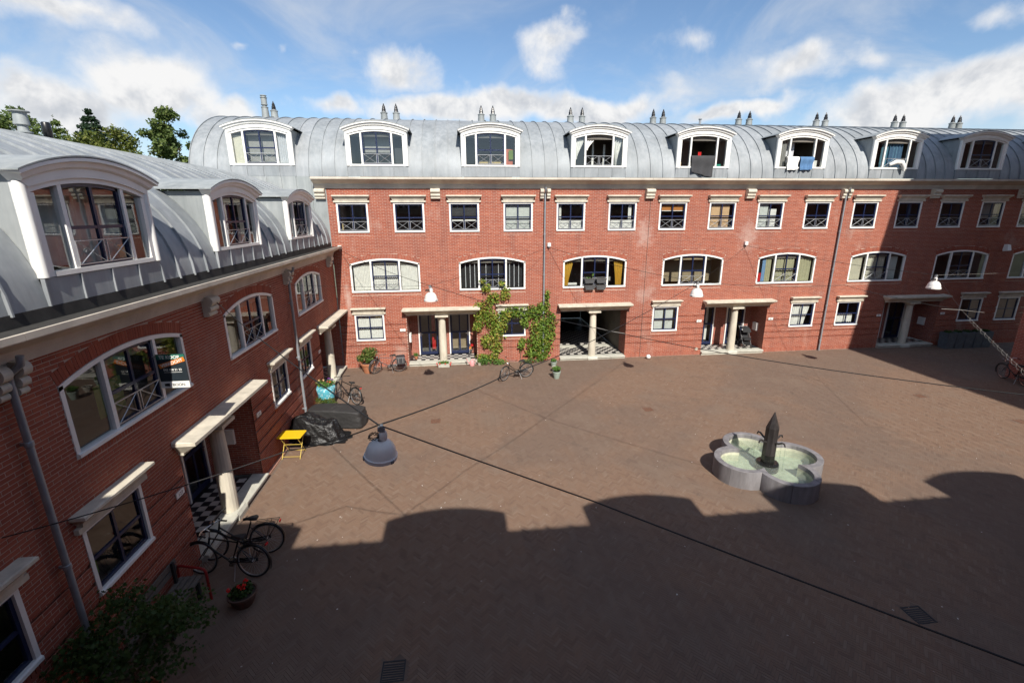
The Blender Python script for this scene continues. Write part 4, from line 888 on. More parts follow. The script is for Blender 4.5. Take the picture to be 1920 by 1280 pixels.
# ------------------------------------------------------------------ hanging lamps and their cables
M['lampshade'] = pmat('lamp_enamel', (.74, .71, .67), .3, var=.06, scale=4); M['lampdark'] = pmat('lamp_fitting', (.20, .21, .22), .5, var=.15, scale=10); M['cable'] = pmat('black_cable', (.012, .012, .012), .6, var=.2, scale=20); M['rope'] = pmat('pale_rope', (.30, .28, .25), .9, var=.2, scale=30)
M['diffuser'] = pmat('lamp_diffuser', (.70, .70, .68), .4, var=.05, scale=5)
def lamp(loc, label, tilt=(0, 0), d=.45):
    o = thing('hanging_lamp', loc, 0, label, 'street lamp', 'hanging courtyard lamps'); o.rotation_euler = (tilt[0], tilt[1], 0); k = d/.45
    t = MB(); P = [(.05, .30), (.085, .295), (.13, .27), (.175, .22), (.205, .15), (.22, .075), (.225, .06), (.235, .055), (.235, .0), (.225, -.0), (.222, .055), (.20, .14)]
    t.lathe([(r*k, z*k-.12) for r, z in P], 28, cap=False); s = t.build('shade', M['lampshade'], o, smooth=True, auto=50)
    MB().lathe([(.0, .01*k-.12), (.222*k, .01*k-.12)], 28, cap=False).build('diffuser', M['diffuser'], o)
    t = MB(); t.lathe([(.0, .16), (.045, .16), (.062, .19), (.064, .26), (.05, .31), (.03, .335), (.0, .335)], 14, (.02, .02, 0)); t.build('ballast_housing', M['lampshade'], o, smooth=True)
    t = MB(); t.box(-.05, .05, -.025, .025, .33, .40); t.box(-.02, .02, -.03, .03, .40, .43); t.build('clamp', M['lampdark'], o)
    for a in (200, 320): c, s_ = math.cos(R_(a)), math.sin(R_(a)); MB().box(-.025, .025, -.012, .012, -.12, -.065).build('latch', M['lampdark'], o, (.236*k*c, .236*k*s_, 0), (0, 0, R_(a+90)))
    t = MB(); P = []
    for i in range(40): a = i*.52; P.append((-.10+.075*math.cos(a)*(1+.15*math.sin(i)), -.02+.075*math.sin(a), .25+.03*math.sin(i*1.7)))
    t.tube(P, .006, 5); t.build('cable_coil', M['cable'], o, smooth=True); return o
L1, L2, L3, L4 = (4.92, -6.0, 4.42), (14.6, -6.05, 4.36), (24.4, -6.0, 4.42), (5.05, -17.55, 4.80)
lamp(L1, 'white domed lamp hanging before the pleated white curtains and red brick'); lamp(L2, 'white domed lamp hanging before the tan arched window'); lamp(L3, 'white domed lamp hanging at the shaded right end above the dark porch'); lamp(L4, 'large grey domed lamp hanging nearest the viewer above the sunny paving', (R_(4), R_(6))).scale = (.74, .74, .70)
def cable(name, P, label, sag=.15, r=.008, mat='cable', wob=0.0, cat='cable', grp='overhead lamp cables'):
    Q = []
    for (a, b) in zip(P[:-1], P[1:]):
        a, b = Vector(a), Vector(b); n = 14; L_ = (b-a).length
        for i in range(n): u = i/n; Q.append(a.lerp(b, u)-Vector((0, 0, 4*u*(1-u)*sag*L_/10))+Vector((0, 0, wob*math.sin(u*9))))
    Q.append(Vector(P[-1])); t = MB(); t.tube(Q, r, 5); return tag(t.build(name, M[mat], smooth=True), label, cat, grp)
def top(L_): return (L_[0], L_[1], L_[2]+(.41 if L_[1] > -10 else .295))
B1, B2, B3 = (.60, -.10, 5.66), (10.2, -.10, 5.66), (20.15, -.10, 5.62); J1 = (9.7, -11.4, 4.45); J2 = (26.4, -6.0-2.0, 4.1)
J1 = tuple(onZ(1145, 621, 4.5)); J2 = tuple(onZ(1803, 581, 4.1))
cable('cable', [B1, top(L1)], 'thin black cable from the left corner light to the first white lamp'); cable('cable', [B2, top(L1)], 'thin black cable from the middle wall box down to the first white lamp', .08, .005)
cable('cable', [B2, top(L2)], 'thin black cable crossing the yellow curtained window to the second white lamp'); cable('cable', [B3, top(L2)], 'thin black cable from the right wall box down to the second white lamp', .08, .005)
cable('cable', [B3, top(L3)], 'thin black cable from the right wall box to the lamp in shade'); cable('cable', [top(L1), J1], 'cable from the first white lamp to the taped crossing over the passage', .1); _e = Vector(onZ(1930, 741, 4.5)); _j = Vector(J1); cable('cable', [J1, tuple(_e), tuple(_j.lerp(_e, (29.45-_j.x)/(_e.x-_j.x)))], 'long black cable running from the taped crossing to the right edge')
cable('cable', [top(L4), tuple(onZ(940, 707, 4.75)), J1], 'doubled black cable from the near lamp up to the taped crossing', .12, .008); cable('cable', [J1, top(L2)], 'cable from the taped crossing up to the second white lamp', .06)
cable('cable', [(XL+.02, -10.75, 5.31), top(L4)], 'black cable descending from the left cornice bracket to the near lamp', .1, .009); cable('cable', [(XL+.02, -16.58, 3.40), tuple(onZ(541, 844, 3.9)), top(L4)], 'black cable sweeping across the left facade to the near lamp', .15, .008)
_a, _e = Vector(onZ(1110, 938, 4.45)), Vector(onZ(1935, 1252, 4.3)); cable('cable', [top(L4), tuple(_a), tuple(_e), tuple(_a.lerp(_e, 2.2))], 'thick black cable running from the near lamp to the lower right corner', .02, .0075)
cable('cable', [(XL+.02, -6.0, 4.95), top(L1)], 'thin cable from the left wall level to the first white lamp', .1, .005); cable('cable', [top(L2), (20.0, -6.6, 4.62), J2], 'sagging cable between the second white lamp and the right crossing', .2, .007); cable('cable', [top(L3), (31.5, -5.2, 4.8)], 'pale taut cable from the shaded lamp to the right wing', .03, .003, 'rope')
cable('cable', [top(L3), J2], 'short cable from the shaded lamp down to the right crossing', .03, .005); cable('cable', [J2, tuple(onZ(1925, 700, 3.2))], 'pale taut cable carrying a coiled line at the right edge', .05, .0035, 'rope')
def coil():
    a, b = Vector(J2), Vector(onZ(1925, 700, 3.2)); P = []; n = 150
    for i in range(n): u = .15+.85*i/n; p = a.lerp(b, u); an = i*.55; P.append(p+Vector((.05*math.cos(an), .0, .05*math.sin(an)-.04)))
    t = MB(); t.tube(P, .0028, 4); tag(t.build('coiled_line', M['rope'], smooth=True), 'pale line coiled round the taut cable at the right edge', 'cable')
coil()
for J, (p, q), lb in ((J1, (onZ(1118, 614, 4.5), onZ(1171, 625, 4.5)), 'pale tape sleeve on the cable crossing before the passage'), (J2, (onZ(1765, 579, 4.1), onZ(1846, 586, 4.1)), 'pale tape sleeve on the cable crossing at the shaded right end')):
    t = MB(); t.tube([tuple(p), J, tuple(q)], .0065, 6); tag(t.build('cable_sleeve', M['rope']), lb, 'cable sleeve')
for (x, y, z), lb in ((B1, 'white junction box on the brick by the left corner'), (B2, 'white junction box beside the left downpipe'), (B3, 'white junction box on pale stained brick between the arched windows')):
    o = thing('junction_box', (x, 0, z+.04), 0, lb, 'junction box', 'junction boxes on the back wall'); MB().box(-.075, .075, -.13, .0, .0, .16).build('housing', M['white'], o); t = MB(); t.torus((0, -.09, -.05), .05, .008, 'x', 14, 5); t.box(-.012, .012, -.1, 0, -.01, .0); t.build('eye_bolt', M['steel'], o)
MB_ = MB(); MB_.stack([(0, .10, .08), (.05, .12, .25), (.34, .09, .18), (.36, .08, .1)]); o = MB_.build('wall_light', M['white'], None, (35.0, 0, 5.15)); tag(o, 'pale wall light beside the last arched window in the shade', 'wall light')

# ------------------------------------------------------------------ bicycles
def bicycle(loc, az, label, frame='black', lean=6, turn=0, step=False, pannier=False, rack=True, fender='black', tyre_side=False, bar='city', crate=False, s=1.0, rim='alu', extra=None, group='bicycles in the courtyard'):
    """local x forward, rear axle at the origin's x; az turns it about z"""
    o = thing('bicycle', loc, az, label, 'bicycle', group); o.rotation_euler = (R_(lean), 0, az); o.scale = (s, s, s)
    fm = M[frame]; r = .345; wb = 1.08
    def wheel(x, ang):
        t = MB(); t.torus((0, 0, 0), r-.017, .0185, 'y', 36, 6); w = t.build('wheel', M['tyre'], o, (x, 0, r), (0, 0, ang), smooth=True)
        t = MB(); t.torus((0, 0, 0), r-.042, .011, 'y', 36, 5); t.build('rim', M[rim], w, smooth=True)
        t = MB(); t.tube([(0, -.05, 0), (0, .05, 0)], .022, 8)
        for i in range(24):
            a = 2*math.pi*i/24; b = a+(.5 if i % 2 else -.5); sd = .03 if i % 4 < 2 else -.03; t.tube([(.02*math.cos(b), sd, .02*math.sin(b)), ((r-.045)*math.cos(a), 0, (r-.045)*math.sin(a))], .0017, 3)
        t.build('spokes', M['alu'], w); return w
    wheel(0, 0); wf = wheel(wb, R_(turn))
    bb = (.44, 0, .29); st = (.30, 0, .72 if not step else .70); hd0 = (.905, 0, .60); hd1 = (.865, 0, .80)
    t = MB(); t.tube([bb, (st[0]-.03, 0, st[2]+.06)], .016, 8); t.tube([hd0, hd1], .019, 8); t.tube([bb, hd0], .020, 8)
    if step: t.tube([(.40, 0, .42), (.60, 0, .47), (.88, 0, .72)], .016, 8)
    else: t.tube([(st[0]-.01, 0, st[2]), (.868, 0, .775)], .017, 8)
    for y in (-.045, .045): t.tube([bb, (0, y, r)], .010, 6); t.tube([(.31, 0, .66), (0, y, r)], .009, 6)
    t.build('frame', fm, o, smooth=True)
    t = MB(); ca, sa = math.cos(R_(turn)), math.sin(R_(turn))
    for y in (-.045, .045): t.tube([(.905, 0, .60), (.935, y, .56), (wb, y*ca, r)], .011, 6)
    t.build('fork', fm, o, smooth=True)
    t = MB()
    def fw(x, y): return (.865+x*ca-y*sa, x*sa+y*ca)
    t.tube([hd1, (.855, 0, .93), (*fw(.05, 0), .95)], .013, 6)
    B = [(-.16, .30, .98), (-.02, .27, 1.0), (.06, .12, .97), (.06, -.12, .97), (-.02, -.27, 1.0), (-.16, -.30, .98)] if bar == 'city' else [(-.02, .31, .97), (.03, .18, .965), (.05, 0, .95), (.03, -.18, .965), (-.02, -.31, .97)]
    t.tube([(*fw(x, y), z) for x, y, z in B], .011, 6); h = t.build('handlebar', M['chrome' if bar == 'city' else 'black'], o, smooth=True)
    for e in (0, -1):
        i, j = (0, 1) if e == 0 else (-1, -2); a, b = Vector((*fw(*B[i][:2]), B[i][2])), Vector((*fw(*B[j][:2]), B[j][2])); t = MB(); t.tube([a, a.lerp(b, .8)], .017, 7); t.build('grip', M['tyre'], h, smooth=True)
    t = MB(); t.lathe([(.0, 0), (.04, .0), (.045, .05), (.02, .08), (0, .08)], 10); t.build('front_lamp', M['chrome'], h, (*fw(.10, 0), .84), (R_(90), 0, R_(90+turn)), smooth=True)
    t = MB(); rows = [(-.14, .07, .0), (-.10, .095, .012), (-.02, .075, .01), (.06, .03, .0), (.14, .02, -.01)]
    t.loft([[(.27+x, -w, .85+z-.03), (.27+x, -w*.8, .85+z+.012), (.27+x, 0, .85+z+.02), (.27+x, w*.8, .85+z+.012), (.27+x, w, .85+z-.03)] for x, w, z in rows]); sd_ = t.build('saddle', M['tyre'], o, smooth=True)
    t = MB(); t.tube([(st[0]-.02, 0, st[2]+.03), (.27, 0, .84)], .012, 6); t.build('seat_post', M['chrome'], o)
    if fender:
        for cx, nm, tr in ((0, 'mudguard', 0), (wb, 'mudguard', turn)):
            t = MB(); a0, a1 = (R_(20), R_(205)) if cx == 0 else (R_(-25), R_(130)); P = [((r+.022)*math.cos(a0+(a1-a0)*i/14), (r+.022)*math.sin(a0+(a1-a0)*i/14)) for i in range(15)]
            t.loft([[(x, -.026, z-.012), (x*1.012, 0, z*1.012), (x, .026, z-.012)] for x, z in P], close=False, cap=False); t.build(nm, M[fender], o, (cx, 0, r), (0, 0, R_(tr)), smooth=True)
    if rack:
        t = MB(); z = .76
        for y in (-.06, 0, .06): t.tube([(.16, y, z), (-.28, y, z)], .007, 5)
        for x in (.16, -.05, -.28): t.tube([(x, -.06, z), (x, .06, z)], .006, 5)
        for y in (-.06, .06): t.tube([(-.12, y, z), (0, y, r)], .006, 5); t.tube([(-.28, y, z), (-.02, y, r)], .006, 5)
        rk = t.build('rack', M['black'], o); t = MB(); t.box(-.305, -.285, -.04, .04, .70, .74); t.build('rear_reflector', CL['red'], rk)
    if pannier:
        for s_ in (-1, 1):
            t = MB(); t.loft([[(.10, s_*.075, .44), (.10, s_*.19, .44), (-.26, s_*.19, .44), (-.26, s_*.075, .44)], [(.12, s_*.07, .74), (.12, s_*.20, .72), (-.28, s_*.20, .72), (-.28, s_*.07, .74)], [(.10, s_*.03, .785), (.10, s_*.17, .78), (-.26, s_*.17, .78), (-.26, s_*.03, .785)]]); p = t.build('pannier', pmat('pannier', (.055, .055, .06), .6, var=.2, scale=15), o)
            t = MB(); t.box(.0, .03, min(s_*.195, s_*.208), max(s_*.195, s_*.208), .5, .74); t.box(-.19, -.16, min(s_*.195, s_*.208), max(s_*.195, s_*.208), .5, .74); t.build('strap', M['alu'], p)
    if crate:
        t = MB()
        for z in (1.0, 1.07, 1.14): t.box(1.0, 1.30, -.17, .17, z-.0, z+.035)
        t.build('basket', M['black'], o)
    t = MB(); t.lathe([(.0, -.01), (.09, -.01), (.09, .01), (.0, .01)], 16); t.build('chainring', M['alu'], o, (bb[0], -.05, bb[2]), (R_(90), 0, 0))
    t = MB(); t.tube([(.44, -.07, .29), (.44, .07, .29)], .014, 6); t.tube([(.44, -.065, .29), (.52, -.075, .16)], .01, 5); t.box(.49, .57, -.16, -.075, .145, .17); t.tube([(.44, .065, .29), (.36, .075, .42)], .01, 5); t.box(.32, .40, .075, .16, .41, .435); t.build('crank', M['black'], o)
    t = MB(); t.loft([[(bb[0]+.11, -.065, .24), (bb[0]+.11, -.05, .24), (bb[0]+.11, -.05, .34), (bb[0]+.11, -.065, .34)], [(-.06, -.065, .31), (-.06, -.05, .31), (-.06, -.05, .385), (-.06, -.065, .385)]]); t.build('chain_guard', M['black'], o)
    t = MB(); t.tube([(.36, .03, .27), (.30, .17, .005)], .009, 5); t.build('kickstand', M['alu'], o)
    return o
def bike2(F, Rr, *a, **k):
    F, Rr = Vector((F[0], F[1], 0)), Vector((Rr[0], Rr[1], 0)); d = F-Rr; k.setdefault('s', 1.0); return bicycle((Rr.x, Rr.y, .003), math.atan2(d.y, d.x), *a, **k)
M['graybike'] = pmat('graphite_enamel', (.16, .15, .15), .3, .4, var=.2, scale=10)
bike2((1.85, -.94), (2.95, -.78), 'grey city bicycle with black panniers before the potted shrub', frame='graybike', pannier=True, turn=35, lean=-5, fender='graybike', rim='chrome')
bike2((7.76, -2.66), (8.80, -2.30), 'black bicycle with a low frame standing in the sun before the climbing vine', step=True, turn=28, lean=-5)
bike2((.72, -3.75), (1.72, -4.62), 'black bicycle leaning beside the blue patterned planter', bar='flat', lean=5, turn=-20)
bike2((.46, -13.42), (1.52, -13.62), 'black bicycle in front of the pair parked in shade by the near porch', bar='city', lean=7, step=False, s=1.05)
bike2((.50, -13.0), (1.54, -12.92), 'black bicycle behind the other with its rack in the shade by the near porch', bar='flat', lean=5, step=True, s=1.04)
bike2((29.98, -5.1), (29.72, -6.15), 'dark bicycle leaning on the brick corner at the right edge', lean=-8, rim='chrome')
# child's bicycle in the porch
bicycle((6.28, .62, .19), R_(75), "small child's bicycle with red and white parts in the sunny porch", frame='black', lean=8, s=.52, rack=False, fender=None, group="children's bicycle")
o = bpy.data.objects[[x.name for x in COL.objects if x.get('group') == "children's bicycle"][0]]
MB().box(.7, .95, -.14, .14, .86, 1.06).build('front_basket', CL['red'], o); MB().box(.05, .25, -.1, .1, .72, .95).build('doll_seat', CL['orange'], o); MB().box(.35, .6, -.05, .05, .5, .62).build('frame_pad', M['white'], o)

# ------------------------------------------------------------------ leaves helper
def leaf_cloud(n, pts_fn, size, seed, tip=.5, droop=.3, shape='quad', rnd=None):
    """n leaves: positions from pts_fn(rs) -> (pos, normal hint); returns V, F, rnd"""
    rs = np.random.RandomState(seed); V = []; Fq = []; R2 = []
    star = [(0, 0), (.38, -.12), (.28, .16), (.75, .25), (.40, .38), (.62, .78), (.2, .58), (0, 1.12), (-.2, .58), (-.62, .78), (-.40, .38), (-.75, .25), (-.28, .16), (-.38, -.12)]
    for i in range(n):
        p, h = pts_fn(rs); s = size*rs.uniform(.6, 1.3)
        nrm = Vector((rs.normal(), rs.normal(), rs.normal()))*.75+Vector(h); nrm.normalize(); u = nrm.orthogonal().normalized(); u.rotate(Matrix.Rotation(rs.uniform(0, 6.28), 3, nrm)); w = nrm.cross(u); b = len(V)
        if shape == 'quad':
            P = [p-u*s*.5, p+w*s*.36-nrm*s*.08, p+u*s*.6, p-w*s*.36-nrm*s*.08]
        elif shape == 'blade':
            P = [p-u*s*.7, p+w*s*.12, p+u*s*.8, p-w*s*.12]
        else:
            P = [p+(u*x+w*y)*s*.55 for x, y in star]
        V += [tuple(q) for q in P]; Fq.append(tuple(range(b, b+len(P)))); R2.append(float(np.clip(rs.beta(2, 2.4) if rnd is None else rnd(p, rs), 0, 1)))
    t = MB(); t.v = V; t.f = Fq; t.r = R2; return t
def blob_pts(blobs):
    W = np.array([b[3]*b[4]*b[5] for b in blobs])**.75; W = W/W.sum()
    def f(rs):
        b = blobs[rs.choice(len(blobs), p=W)]; d = rs.normal(size=3); d /= np.linalg.norm(d); q = rs.uniform(.05, 1)**.45*rs.uniform(.75, 1.15)
        return Vector((b[0]+d[0]*b[3]*q, b[1]+d[1]*b[4]*q, b[2]+d[2]*b[5]*q)), (d[0]*.5, d[1]*.5, d[2]*.5+.5)
    return f
def tree(loc, H, crown, label, leaf='tree', n=2600, size=.34, seed=1, cone=False):
    o = thing('conifer_tree' if cone else 'leafy_tree', loc, 0, label, 'tree', 'trees beyond the left roof'); rs = random.Random(seed)
    t = MB(); t.tube([(0, 0, -1), (.05, .0, H*.35), (-.05, .05, H*.7), (0, 0, H*.93)], [.24, .18, .10, .03], 8)
    for i in range(9): a = rs.uniform(0, 6.28); z = H*rs.uniform(.4, .85); L_ = crown*rs.uniform(.45, .8)*(1 if not cone else (1-z/H)*1.6+.15); t.tube([(0, 0, z), (L_*.5*math.cos(a), L_*.5*math.sin(a), z+L_*.25), (L_*math.cos(a), L_*math.sin(a), z+L_*.45 if not cone else z-.05)], [.06, .04, .012], 5)
    t.build('trunk', M['bark'], o, smooth=True)
    if cone:
        def pts(r_):
            z = H-(H*.32)*r_.uniform(0, 1)**.75; lay = round(z*2.6)/2.6+r_.uniform(-.08, .08); R0 = min((H-z)*.72, crown)+.05; a = r_.uniform(0, 6.28); q = R0*r_.uniform(.1, 1)**.6
            return Vector((q*math.cos(a), q*math.sin(a), lay-q*.35+r_.uniform(-.1, .12))), (math.cos(a)*.3, math.sin(a)*.3, .8)
    else:
        bl = []
        for i in range(44):
            a = rs.uniform(0, 6.28); z = H-5.2*rs.uniform(0.02, 1)**.9; q = crown*rs.uniform(0, .85)*min(1, .35+(H-z)*.45); k = crown*rs.uniform(.20, .34); bl.append((q*math.cos(a), q*math.sin(a), z-k*.5, k, k, k*.8))
        pts = blob_pts(bl)
    leaf_cloud(n, pts, size, seed).build('crown', LF[leaf], o); return o
tree((-13.3, 14, 0), 14.3, 1.75, 'tall leafy tree beside the end of the rounded zinc roof', n=9500, size=.19, seed=4); tree((-15.7, 13.5, 0), 12.9, 2.1, 'yellow green bushy tree left of the tall leafy tree', 'yellow', 7000, .18, 5)
tree((-18.2, 14.5, 0), 13.9, 2.1, 'dark conifer with layered branches above the left roof', 'conifer', 7000, .19, 6, cone=True); tree((-20.0, 14.0, 0), 13.3, 1.7, 'small pale conifer left of the dark layered conifer', 'tree', 3600, .18, 7, cone=True)
tree((-21.6, 13.0, 0), 14.0, 2.2, 'sparse leafy tree behind the zinc ventilator', 'tree', 6000, .18, 8); tree((-24.2, 13.2, 0), 14.2, 2.4, 'leafy tree at the far left edge behind the roof', 'tree', 6500, .19, 9); tree((-17.0, 12.4, 0), 12.5, 2.3, 'low green bush tree just above the zinc ridge', 'yellow', 6000, .18, 10)
# ------------------------------------------------------------------ smaller things in the courtyard
M['yellow'] = pmat('yellow_enamel', (.80, .50, .015), .35, var=.05, scale=6); M['yellow2'] = pmat('pale_yellow_enamel', (.62, .46, .10), .4, var=.1, scale=8)
def table():
    o = thing('folding_table', (.64, -8.46, 0), R_(-4), 'yellow metal folding bistro table beside the black tarpaulin', 'table'); hx, hy, zt = .36, .27, .71
    c = .03; ring = [(hx-c, -hy), (hx, -hy+c), (hx, hy-c), (hx-c, hy), (-hx+c, hy), (-hx, hy-c), (-hx, -hy+c), (-hx+c, -hy)]
    t = MB(); t.loft([[(x, y, zt-.022) for x, y in ring], [(x, y, zt-.004) for x, y in ring], [(x*.985, y*.98, zt) for x, y in ring]]); t.build('table_top', M['yellow'], o)
    for s in (-1, 1):
        x = s*.27
        t = MB(); t.tube([(x, -.24, .02), (x, .22, zt-.03)], .011, 6); t.tube([(x, -.27, .0), (x, -.24, .02)], .011, 6); t.build('leg', M['yellow2'], o, smooth=True)
        t = MB(); t.tube([(x*.93, .24, .02), (x*.93, -.22, zt-.03)], .011, 6); t.tube([(x*.93, .27, 0), (x*.93, .24, .02)], .011, 6); t.build('leg', M['yellow2'], o, smooth=True)
    for y, z, k in ((-.215, .06, 1), (.215, .06, .93), (.0, .36, .97)): t = MB(); t.tube([(-.27*k, y, z), (.27*k, y, z)], .008, 6); t.build('cross_bar', M['yellow2'], o, smooth=True)
table()
def noise3(x, y, z=0):
    return math.sin(x*3.1+1.3*math.sin(y*2.3+z))+.6*math.sin(y*5.3+x*2.7+z*1.7)+.4*math.sin(x*9.1-y*7.7+2*z)+.25*math.sin(x*17.3+y*13.1)
def draped(name, loc, rz, label, cat, prof, mat, wr=.03, n=120, m=36, sq=1.0, seed=0.0, drag=0.0):
    """cover draped over something: prof(theta, v) -> radius, z for v from the top centre (0) to the hem (1)"""
    o = thing(name, loc, rz, label, cat); V = []; F = []
    for j in range(m+1):
        v = j/m
        for i in range(n):
            th = 2*math.pi*i/n; x, y, z = prof(th, v); f = noise3(th*2.2, v*5, seed); fold = (math.sin(th*13+seed+2*math.sin(th*2+v*3))+.5*math.sin(th*23+seed*3))*v*v
            k = 1+wr*(f*.5+fold*.9); V.append((x*k, y*k, max(.004, z+wr*.35*f*(1-.5*v))))
    V.append((*prof(0, 0)[:2], prof(0, 0)[2]))
    for j in range(m):
        for i in range(n): F.append((j*n+i, j*n+(i+1) % n, (j+1)*n+(i+1) % n, (j+1)*n+i))
    t = MB(); t.add(V, F); t.add([V[i] for i in range(n)], [tuple(range(n))]); t.build('cover', mat, o, smooth=True, auto=80); return o
def tarpmat(name, col, rough, bump, sc):
    m, nt, b = nodes(name); L = nt.links; b.inputs['Base Color'].default_value = (*col, 1); b.inputs['Roughness'].default_value = rough
    w = nt.nodes.new('ShaderNodeTexNoise'); w.inputs['Scale'].default_value = sc; w.inputs['Detail'].default_value = 5; w.inputs['Distortion'].default_value = 1.6; L.new(nt.nodes.new('ShaderNodeNewGeometry').outputs['Position'], w.inputs['Vector'])
    _bump(nt, b, w.outputs['Fac'], bump, .05); return m
def sup(th, a, b, e): c, s = math.cos(th), math.sin(th); k = (abs(c/a)**e+abs(s/b)**e)**(-1/e); return k*c, k*s
def p_tarp(th, v):     # sheet pulled over a long low load: flat ridge, steep sides, hem spread on the ground
    x, y = sup(th, 1, 1, 2.6); top_ = .78; q = max(0, min(1, (v-.30)/.52)); h = 1-q*q*(3-2*q); a = min(1, v/.30)
    X = x*(.62*a+.40*q+.14*max(0, v-.8)/.2); Y = y*(.30*a+.20*q+.12*max(0, v-.8)/.2)
    z = top_*h*(1-.34*(X+.6)/1.4)*(1-.10*math.sin(X*7)*a)+.015; return X, Y, z
draped('tarpaulin_heap', (.98, -7.32, 0), R_(-8), 'crinkled glossy black tarpaulin over something by the yellow table', 'tarpaulin', p_tarp, tarpmat('black_plastic', (.008, .008, .0085), .42, .8, 5.0), .055, seed=1.0)
def p_bbq(th, v):
    x, y = sup(th, 1.0, .36, 7); zt = .66
    if v < .35: k = v/.35; return x*k*.97, y*k*.97, zt+.04*(1-k)-.05*abs(x)*k
    k = (v-.35)/.65; e = .97+.05*k; return x*e, y*e, zt-.05-(zt-.10)*k
draped('covered_barbecue', (1.45, -6.35, 0), R_(-14), 'long dark grey fabric cover over a barbecue behind the tarpaulin', 'barbecue cover', p_bbq, tarpmat('grey_cover', (.028, .027, .027), .65, .35, 5), .018, seed=2.5)
def plant(parent, blobs, n, size, leaf, seed, shape='quad', name='foliage', loc=(0, 0, 0)): return leaf_cloud(n, blob_pts(blobs), size, seed, shape=shape).build(name, LF[leaf], parent, loc)
def flowers(parent, pts, col, r, seed, name='blossoms', n=7):
    rs = random.Random(seed); t = MB()
    for p in pts:
        for i in range(n):
            d = Vector((rs.gauss(0, 1), rs.gauss(0, 1), rs.gauss(.4, .6))).normalized(); c = Vector(p)+d*r*rs.uniform(.2, .9); u = d.orthogonal().normalized()*r*.45; w = d.cross(u)
            t.add([c-u, c+w, c+u, c-w], [(0, 1, 2, 3)])
    return t.build(name, CL[col], parent)
CL['purple'] = cloth_mat('petals_purple', (.20, .06, .28)); CL['pink'] = cloth_mat('plastic_pink', (.72, .36, .36)); CL['flame'] = cloth_mat('petals_flame', (.60, .13, .04)); CL['scarlet'] = cloth_mat('petals_scarlet', (.72, .03, .025)); CL['gold'] = cloth_mat('petals_gold', (.62, .40, .06))
def checks():
    m, nt, b = nodes('blue_checked_cloth'); c = nt.nodes.new('ShaderNodeTexVoronoi'); c.inputs['Scale'].default_value = 13; nt.links.new(nt.nodes.new('ShaderNodeTexCoord').outputs['Object'], c.inputs['Vector'])
    nt.links.new(_ramp(nt, c.outputs['Distance'], [(.15, (.70, .78, .76)), (.42, (.10, .42, .52))]), b.inputs['Base Color']); b.inputs['Roughness'].default_value = .6; return m
def planter():
    o = thing('flower_planter', (.62, -4.55, 0), 0, 'tall planter wrapped in blue and white checked cloth with mixed flowers', 'planter')
    t = MB(); P = []
    for r, z in ((.16, 0), (.18, .30), (.22, .34), (.30, .36), (.31, .50), (.335, .60), (.345, .74), (.33, .78), (.29, .77)): P.append([(r*(1+.05*math.sin(7*a+z*9))*math.cos(a), r*(1+.05*math.sin(7*a+z*9))*math.sin(a), z+.012*math.sin(5*a)) for a in [2*math.pi*k/36 for k in range(36)]])
    t.loft(P); t.build('cloth_pot', checks(), o, smooth=True)
    MB().lathe([(0, .745), (.29, .745)], 20, cap=False).build('soil', M['soil'], o)
    plant(o, [(-.2, .05, .92, .17, .17, .13), (.02, -.1, .88, .16, .14, .12), (.2, .08, .92, .16, .16, .12)], 420, .07, 'herb', 21)
    flowers(o, [(-.22, .06, 1.02), (-.1, .12, 1.0), (-.25, -.06, .98)], 'peach', .06, 1, 'peach_blossoms'); flowers(o, [(.16, .14, 1.04), (.24, .1, 1.03), (.1, .18, 1.02)], 'purple', .06, 2, 'purple_blossoms'); flowers(o, [(.2, -.06, .98), (.12, .0, .98)], 'flame', .06, 3, 'orange_blossoms')
    plant(o, [(-.15, -.30, .34, .24, .18, .14), (.16, -.36, .32, .26, .18, .13), (.36, -.45, .22, .2, .16, .12), (0, -.3, .12, .3, .2, .12)], 760, .08, 'shrub', 22, 'blade', 'trailing_plants')
planter()
def potted(name, loc, label, cat, r0, r1, h, mat, blobs, n, size, leaf, seed, shape='quad', grp=None, rim=True):
    o = thing(name, (*loc, 0), 0, label, cat, grp); t = MB(); P = [(r0, 0), (r1*.95, h*.82), (r1, h*.83), (r1, h), (r1*.9, h), (r1*.86, h*.9)] if rim else [(r0, 0), (r1, h), (r1*.93, h), (r1*.9, h*.92)]
    t.lathe(P, 22, cap=False); t.lathe([(0, .002), (r0, .002)], 22, cap=False); t.build('pot', M[mat] if isinstance(mat, str) else mat, o, smooth=True, auto=35)
    MB().lathe([(0, h*.9), (r1*.88, h*.9)], 22, cap=False).build('soil', M['soil'], o)
    if blobs: plant(o, blobs, n, size, leaf, seed, shape)
    return o
o = potted('potted_shrub', (1.50, -.72), 'green and gold leafed shrub in a terracotta pot beside the grey bicycle', 'potted plant', .20, .33, .48, 'terracotta', [(0, 0, .95, .26, .22, .28), (-.3, 0, .72, .20, .18, .2), (.28, .02, .98, .2, .2, .24), (.05, .0, .7, .24, .2, .2)], 900, .10, 'shrub', 31)
t = MB(); [t.tube([(0, 0, .4), (.1*math.cos(a), .06*math.sin(a), .65), (.22*math.cos(a), .12*math.sin(a), .95)], [.018, .012, .005], 5) for a in (0, 1.2, 2.5, 3.8, 5)]; t.build('stems', M['bark'], o)
PG = pmat('green_glaze', (.30, .36, .31), .45, var=.15, scale=8); PCR = pmat('pale_glaze', (.45, .42, .36), .5, var=.2, scale=8)
potted('potted_herb', (10.35, -.95), 'green glazed pot of low herbs closest to the open passage', 'potted plant', .11, .17, .26, PG, [(0, 0, .32, .15, .14, .07)], 160, .07, 'herb', 32, grp='pots beside the passage')
